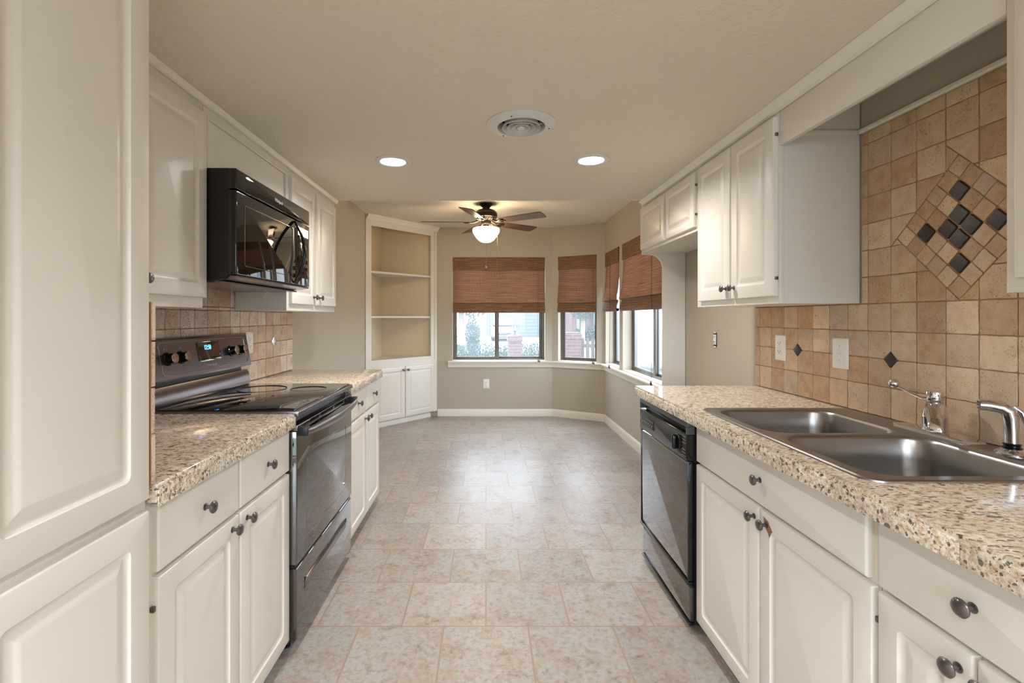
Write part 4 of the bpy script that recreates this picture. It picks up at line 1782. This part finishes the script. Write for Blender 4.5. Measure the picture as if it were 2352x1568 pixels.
# stove wall
t = thing('backsplash', 'pale pitted travertine tile backsplash behind the stove', 'backsplash', (-1.349, 2.2, .9155))
OFF_ = Vector((1.349, -2.2, -.9155))
m2 = MB()
m2.box(-1.3535, -1.3485, 1.0595, 3.372, .9155, 1.313)
m2.box(-1.3535, -1.3485, 1.828, 2.591, 1.313, 1.440)
m2.box(-1.3485, -.726, 1.0452, 1.0478, .9155, 1.313)
off(m2.build('grout', 'grout_l', t, 0))
mb = MB()
y_lines = [3.057 + PITCH * k for k in range(-20, 4)]
for ya, yb in zip(y_lines[:-1], y_lines[1:]):
    for za, zb in zip(ZL[:-1], ZL[1:]):
        cell = [(ya, za), (yb, za), (yb, zb), (ya, zb)]
        p = clip_rect(cell, 1.0600, 3.371, .9155, 1.313) if za < 1.3 else []
        q = clip_rect(cell, 1.8285, 2.5905, 1.3131, 1.440) if zb > 1.32 else []
        for s_ in (p, q):
            if not s_:
                continue
            ay, az = 3.057, 1.127
            if any(abs(v[0] - ay) + abs(v[1] - az) < .02 for v in s_):
                sy = 1 if sum(v[0] for v in s_) / len(s_) > ay else -1
                sz = 1 if sum(v[1] for v in s_) / len(s_) > az else -1
                s_ = clip(s_, -sy, -sz, -(.027 + sy * ay + sz * az))
            tile_on_wall(mb, s_, -1.3485, 1, .0045, .0018, .0012)
# the return on the pantry's flank, seen edge on
for za, zb in zip(ZL[:3], ZL[1:4]):
    xs = -.7225
    while xs > -1.34:
        n_ = MB()
        mb.box(xs - .100, xs + random.uniform(-.0015, .0015), 1.0478, 1.0585 + random.uniform(-.0006, .0006), za + .0015, zb - .0015, .002, 2)
        xs -= PITCH
for xs in (-.7225, -.8257, -.9289, -1.0321, -1.1353, -1.2385):
    mb.box(xs - .100, xs, 1.0478, 1.0585, ZL[3] + .0015, 1.312, .002, 2)
off(mb.build('tiles', 'trav_l', t, 30))
mb = MB()
tile_on_wall(mb, diamond(3.057, 1.127, .0325), -1.3485, 1, .0075, .0012, .0002, .003)
off(mb.build('accent_tile', 'chrome', t, 30))['label'] = 'shiny metal diamond accent tile'

# ================================================================== plates


def plate(name, label, cat, p, rot, kind, w=.080, hgt=.125):
    t = thing(name, label, cat, p, rot)
    m2 = MB()
    panel_front(m2, -w / 2, w / 2, -hgt / 2, hgt / 2, [(0, 0, .004), (0, -.003, .004), (.003, -.006, .004), (.006, -.0068, .003)])
    pl_ = m2.build('cover_plate', 'white_plastic', t)
    if kind == 'duplex':
        for z in (.020, -.020):
            m2 = MB()
            m2.loft([[(p_[0], y, p_[1] + z) for p_ in rrect(-.0165 + q, .0165 - q, -.0142 + q, .0142 - q, .008, 5)] for q, y in ((0, -.0066), (0, -.0082), (.001, -.0086))])
            r = m2.build('receptacle', 'white_plastic', t)
            m2 = MB()
            for sx in (-.0065, .0065):
                m2.box(sx - .0012, sx + .0012, -.0090, -.0080, z - .001, z + .007)
            m2.lathe([(.0024, -.0080), (.0024, -.0090)], (0, 0, z - .0065), 10, 'Y')
            m2.build('slots', 'slot', r, 0)
        MB().lathe([(.003, -.0066), (.003, -.0078), (.0, -.008)], (0, 0, 0), 12, 'Y').build('screw', 'vent', t)
    else:
        m2 = MB()
        m2.box(-.006, .006, -.0078, -.0064, -.014, .014, .0006)
        m2.build('switch_slot', 'white_plastic', t)
        m2 = MB()
        m2.box(-.0042, .0042, -.016, -.0064, -.009, -.001, .0012)
        m2.build('toggle', 'white_plastic', t).rotation_euler.x = R(0)
        for z in (.030, -.030):
            MB().lathe([(.003, -.0066), (.003, -.0078), (.0, -.008)], (0, 0, z), 12, 'Y').build('screw', 'vent', t)
    return t


plate('wall_outlet', 'white duplex outlet on the tiled sink wall beside a pewter diamond', 'outlet', (1.4475, 2.371, 1.130), RR, 'duplex')
plate('light_switch', 'white toggle light switch on the tiled sink wall', 'light switch', (1.4475, 1.970, 1.132), RR, 'switch', .086)
plate('wall_outlet', 'white outlet low on the far wall under the window', 'outlet', (.004, YF - .0005, .418), 0, 'duplex', .078, .120)
plate('wall_outlet', 'white outlet half hidden behind the stove control panel', 'outlet', (-1.3435, 2.740, 1.135), RL, 'duplex', .080, .125)
# bare receptacle in the refrigerator space
t = thing('bare_receptacle', 'bare electrical receptacle without cover plate in the refrigerator space', 'outlet', (XR - .0005, 3.065, 1.137), RR)
m2 = MB()
m2.box(-.022, .022, -.0012, 0, -.043, .043)
m2.build('box_opening', 'slot', t)
m2 = MB()
m2.box(-.016, .016, -.007, -.0012, -.032, .032, .002)
rb = m2.build('body', 'white_plastic', t)
for z in (.017, -.017):
    m2 = MB()
    for sx in (-.0065, .0065):
        m2.box(sx - .0013, sx + .0013, -.0082, -.0065, z - .001, z + .008)
    m2.lathe([(.0025, -.0065), (.0025, -.0082)], (0, 0, z - .0065), 10, 'Y')
    m2.build('slots', 'slot', rb, 0)
m2 = MB()
for z in (.046, -.046):
    m2.box(-.010, .010, -.0035, -.0013, z - .007, z + .007, .001)
    m2.lathe([(.0035, -.0035), (.0035, -.006), (.0, -.0062)], (0, 0, z), 12, 'Y')
m2.build('metal_ears', 'chrome', t)

# ================================================================== outdoors
GZ = -0.45


def leaf_cloud(name, mat, parent, blobs, count, size, seed=1, kind=None):
    """leaves scattered through ellipsoids (cx, cy, cz, rx, ry, rz), denser toward the skin"""
    rnd = random.Random(seed)
    vs, fs = [], []
    vol = [b[3] * b[4] * b[5] for b in blobs]
    tot = sum(vol)
    for b, v in zip(blobs, vol):
        for _ in range(int(count * v / tot)):
            d = Vector((rnd.gauss(0, 1), rnd.gauss(0, 1), rnd.gauss(0, 1))).normalized() * (rnd.random() ** .28)
            c = Vector((b[0] + d.x * b[3], b[1] + d.y * b[4], b[2] + d.z * b[5]))
            n = Vector((rnd.gauss(0, 1), rnd.gauss(0, 1), rnd.gauss(0, 1))).normalized()
            a = n.orthogonal().normalized()
            k = n.cross(a)
            s = size * rnd.uniform(.6, 1.3)
            i = len(vs)
            vs += [tuple(c - a * s), tuple(c + k * s * .45), tuple(c + a * s), tuple(c - k * s * .45)]
            fs.append((i, i + 1, i + 2, i + 3))
    me = bpy.data.meshes.new(name)
    me.from_pydata(vs, [], fs)
    me.materials.append(MAT[mat])
    o = bpy.data.objects.new(name, me)
    COL.objects.link(o)
    if parent is not None:
        o.parent = parent
    if kind:
        o['kind'] = kind
    return o


struct(MB().box(-40, 40, -30, 90, GZ - .3, GZ).build('ground', 'grass', smooth=0))
struct(MB().box(-6, 22, 24, 60, GZ, GZ + .02).build('driveway', 'concrete', smooth=0))
struct(MB().box(-6.5, 2.35, 13.6, 17.5, GZ, GZ + .02).build('path', 'concrete', smooth=0))


def brick_post(x, y, w, ztop, label):
    t = thing('brick_post', label, 'pillar', (x, y, GZ))
    m2 = MB()
    m2.box(-w / 2, w / 2, -w / 2, w / 2, 0, ztop - GZ - .15)
    m2.build('shaft', 'brick', t, 0)
    m2 = MB()
    m2.box(-w / 2 - .02, w / 2 + .02, -w / 2 - .02, w / 2 + .02, ztop - GZ - .1499, ztop - GZ - .04)
    m2.box(-w / 2 - .0, w / 2 + .0, -w / 2, w / 2, ztop - GZ - .04, ztop - GZ)
    m2.build('cap', 'brick', t, 0)
    return t


PY = 12.0
PZ = 1.28 - 41 * PY / 1110
px = (1182 - 1116) * PY / 1110
brick_post(px, PY, .33, PZ, 'red brick garden pillar carrying the black lantern, seen through the wide window')
t = thing('post_lantern', 'black post lantern on top of the brick pillar outside', 'lantern', (px + .01, PY, PZ))
MB().lathe([(.07, 0), (.07, .015), (.035, .03), (.03, .07), (.045, .085), (.03, .10)], seg=20).build('lantern_base', 'lantern', t)
MB().lathe([(.060, .102), (.095, .235), (.0, .235)], seg=6).build('glass_body', 'frost', t, 0)
m2 = MB()
for k in range(6):
    a = 2 * PI * k / 6
    m2.tube([(.062 * math.cos(a), .062 * math.sin(a), .10), (.098 * math.cos(a), .098 * math.sin(a), .236)], .008, 6)
m2.build('cage', 'lantern', t)
MB().lathe([(.115, .236), (.115, .243), (.075, .285), (.035, .32), (.020, .325), (.018, .335), (.012, .345), (.010, .37), (.0, .40)], seg=18).build('lantern_roof', 'lantern', t)
p2x = (1312 - 1116) * 11.0 / 1110
brick_post(p2x, 11.0, .37, 1.28 - 35 * 11.0 / 1110, 'red brick garden pillar beside the picket gate, seen through the angled window')

# picket fence right of the second pillar
t = thing('picket_fence', 'weathered picket fence section beside the brick pillar outside', 'fence', (p2x + .22, 11.0, GZ))
zt = 1.28 - 50 * 11.0 / 1110 - GZ
for z in (.25, zt - .20):
    m2 = MB()
    m2.box(-.02, 1.20, .02, .055, z, z + .08)
    m2.build('rail', 'fence', t)
for k in range(10):
    x = .0 + k * .118
    m2 = MB()
    m2.prism([(x, .05), (x + .075, .05), (x + .075, zt - .03), (x + .055, zt + .03), (x + .02, zt + .03), (x, zt - .03)], 0, .019, 'XZ')
    m2.build('picket', 'fence', t)

# clipped hedge behind the pillar
t = thing('hedge', 'clipped green hedge running behind the lantern pillar', 'hedge', (0, 12.9, GZ))
bl = []
rn = random.Random(4)
for k in range(16):
    x = -1.5 + k * .24
    for z in (.25, .62, .90):
        bl.append((x + rn.uniform(-.05, .05), rn.uniform(-.05, .05), z + rn.uniform(-.04, .05) - .08, .25, .30, .24))
leaf_cloud('hedge_leaves', 'leaf', t, bl, 26000, .024, 2)
m2 = MB()
for k in range(12):
    m2.tube([(-1.4 + k * .31, 0, 0), (-1.38 + k * .31, .03, .9)], [.022, .008], 6)
m2.build('stems', 'bark', t)
t = thing('shrub', 'bright green shrub at the edge of the wide window view', 'shrub', (-.98, 11.6, GZ))
leaf_cloud('shrub_leaves', 'leaf_l', t, [(0, 0, 1.0, .32, .35, .6), (-.1, .0, 1.5, .3, .3, .4), (.05, 0, .5, .3, .3, .45)], 3500, .045, 3)
m2 = MB()
m2.tube([(0, 0, 0), (.02, 0, .8), (.0, 0, 1.5)], [.03, .022, .008], 8)
m2.build('stem', 'bark', t)


def tree(x, y, h, blobs, n, label, mat='leaf', size=.08, seed=5):
    t = thing('tree', label, 'tree', (x, y, GZ))
    m2 = MB()
    m2.tube([(0, 0, 0), (.03, 0, h * .3), (-.03, .05, h * .55), (.0, 0, h * .9)], [.16, .13, .10, .03], 10)
    for k in range(5):
        a = 2 * PI * k / 5
        m2.tube([(0, 0, h * .45 + .1 * k), (.5 * math.cos(a), .5 * math.sin(a), h * .62 + .08 * k), (1.0 * math.cos(a), 1.0 * math.sin(a), h * .72 + .1 * k)], [.06, .04, .015], 6)
    m2.build('trunk', 'bark', t)
    leaf_cloud('tree_leaves', mat, t, blobs, n, size, seed)
    return t


tree(-1.05, 20.5, 4.2, [(0, 0, 3.2, 1.3, 1.2, 1.3), (-.9, 0, 2.5, 1.0, 1.0, .9), (.55, 0, 2.25, .65, .7, .55)], 9000, 'leafy tree in front of the white garage, seen through the wide window', size=.075)
t_ = thing('shrub', 'grey green shrub under the tree before the garage corner', 'shrub', (-.62, 22.5, GZ))
leaf_cloud('shrub_leaves', 'leaf', t_, [(0, 0, .9, .35, .35, .95)], 3200, .045, 8)
m2 = MB()
m2.tube([(0, 0, 0), (.0, 0, 1.2)], [.03, .01], 6)
m2.build('stem', 'bark', t_)
tree(6.2, 31.0, 5.0, [(0, 0, 3.0, 1.0, 1.0, 1.5), (-.3, 0, 4.6, 1.1, 1.0, 1.2)], 5000, 'tree beside the brick house across the way', size=.10, seed=6)

# the neighbour's house with white garage door
HY = 42.0
t = thing('garage_building', 'neighboring garage building with broad white door and pale brick corner', 'building', (0, HY, GZ))
m2 = MB()
m2.box(-.65, .30, 0, 8, 0, 3.4)
m2.box(5.3, 5.9, 0, 8, 0, 3.4)
m2.box(.30, 5.3, 0, 8, 2.75, 3.4)
m2.build('brick_wall', 'brick_pale', t, 0)
m2 = MB()
m2.box(.30, 5.3, .15, .20, .02, 2.75)
for k in range(9):
    m2.box(.30, 5.3, .13, .149, .04 + k * .30, .04 + k * .30 + .26, .012)
m2.build('garage_door', 'siding', t, 0)
m2 = MB()
m2.prism([(-1.1, 3.4), (6.2, 3.4), (6.2, 3.6), (2.6, 5.6), (-1.1, 3.6)], -.6, 8.5, 'XZ')
m2.build('roof', 'roof', t, 0)

# brick house with a porch on the right
t = thing('brick_house', 'red brick neighboring house with white porch columns', 'house', (6.3, 36.0, GZ))
m2 = MB()
m2.box(.4, 10, 1.8, 5.3, 0, 2.85)
m2.build('brick_wall', 'brick', t, 0)
for x in (.5, 2.25, 4.2):
    m2 = MB()
    m2.box(x, x + .17, .0, .17, 0, 2.55)
    m2.box(x - .04, x + .21, -.04, .21, 0, .14)
    m2.build('porch_column', 'siding', t, 0)
m2 = MB()
m2.box(.3, 10.2, -.2, 1.79, 2.55, 2.85)
m2.build('porch_beam', 'siding', t, 0)
m2 = MB()
m2.prism([(-.5, 2.86), (5.3, 2.86), (5.3, 4.9), (2.5, 4.8)], 0.2, 10.5, 'YZ')
m2.build('roof', 'roof', t, 0)
m2 = MB()
m2.box(2.05, 3.4, 1.74, 1.8, .7, 2.2)
hw = m2.build('window_frame', 'siding', t, 0)
m2 = MB()
m2.box(2.12, 3.33, 1.72, 1.739, .77, 2.13)
m2.build('window_glass', 'car_glass', hw, 0)
m2 = MB()
m2.box(1.1, 1.75, 1.72, 1.799, .05, 2.1)
m2.build('front_door', 'fence', t, 0)
t_ = thing('shrub', 'rounded shrub by the porch of the brick house', 'shrub', (7.1, 34.8, GZ))
leaf_cloud('shrub_leaves', 'leaf', t_, [(0, 0, .45, .9, .6, .55)], 1500, .09, 9)
m2 = MB()
m2.tube([(0, 0, 0), (.0, 0, .5)], [.04, .02], 6)
m2.build('stem', 'bark', t_)

# parked white car facing the house
CY = 34.0
t = thing('car', 'white car with dark windscreen parked in front of the garage', 'car', ((1160 - 1116) * CY / 1110, CY, GZ + .02))
m2 = MB()
sec = [(0.0, .86, .30, .78), (.25, .92, .26, .92), (1.1, .94, .25, 1.02), (1.35, .94, .25, 1.05)]


def car_ring(y, hw_, z0_, z1_, r_):
    return [(x, y, z) for x, z in rrect(-hw_, hw_, z0_, z1_, r_, 4)]


m2.loft([car_ring(-.02, .80, .36, .72, .10), car_ring(.10, .90, .26, .88, .12), car_ring(.45, .93, .24, .98, .12), car_ring(1.15, .94, .24, 1.04, .10),
         car_ring(4.2, .94, .24, 1.04, .10), car_ring(4.55, .90, .28, .98, .12), car_ring(4.65, .82, .36, .86, .1)])
m2.build('body', 'car', t, 40)
m2 = MB()
m2.loft([[(x, y, z) for x, z in rrect(-w_, w_, 1.03, z1_, .08, 4)] for y, w_, z1_ in ((1.12, .80, 1.06), (1.85, .72, 1.58), (2.3, .72, 1.66), (4.1, .72, 1.64), (4.5, .78, 1.06))])
m2.build('cabin', 'car', t, 40)
m2 = MB()
m2.loft([[(-.74, 1.17, 1.10), (.74, 1.17, 1.10), (.74, 1.19, 1.11), (-.74, 1.19, 1.11)], [(-.64, 1.76, 1.53), (.64, 1.76, 1.53), (.64, 1.80, 1.54), (-.64, 1.80, 1.54)]])
m2.build('windscreen', 'car_glass', t, 0)
for sx in (-1, 1):
    m2 = MB()
    m2.box(sx * .96, sx * 1.12, 1.42, 1.52, 1.02, 1.16, .03)
    m2.box(sx * .90, sx * .97, 1.45, 1.49, 1.05, 1.09)
    m2.build('side_mirror', 'grey_plastic', t)
    m2 = MB()
    m2.box(sx * .52, sx * .80, -.01, .09, .64, .78, .03)
    m2.build('headlight', 'frost', t)
m2 = MB()
m2.box(-.45, .45, -.035, .0, .42, .62, .02)
m2.build('radiator_grille', 'slot', t)
for sx in (-.84, .84):
    for yy in (.85, 3.6):
        MB().lathe([(.20, -.10), (.33, -.10), (.34, -.06), (.34, .06), (.33, .10), (.20, .10)], (sx, yy, .32), 24, 'X').build('wheel', 'rubber', t)

# pale brick wing of the house seen through the side windows
t = thing('house_wing', 'pale brick house wing outside the side windows', 'building', (2.55, 8.0, GZ))
m2 = MB()
m2.box(0, 6, 0, 2.6, 0, 3.3)
m2.build('brick_wall', 'brick_wing', t, 0)
m2 = MB()
m2.box(.90, 1.7, -.04, .0, .75, 2.25)
wf = m2.build('window_frame', 'siding', t, 0)
m2 = MB()
m2.box(.96, 1.64, -.05, -.041, .81, 2.19)
m2.build('window_glass', 'frost', wf, 0)
m2 = MB()
m2.box(-.4, 6.4, -.4, 2.9, 3.3, 3.5)
m2.build('eave', 'roof', t, 0)
t = thing('utility_box', 'low pale grey box standing by the brick wing outside', 'box', (2.45, 7.2, GZ))
m2 = MB()
m2.box(0, .9, 0, .5, .02, .95, .02)
m2.build('body', 'siding', t)
m2 = MB()
m2.box(-.03, .93, -.03, .53, .951, 1.0, .015)
m2.build('lid', 'concrete', t)
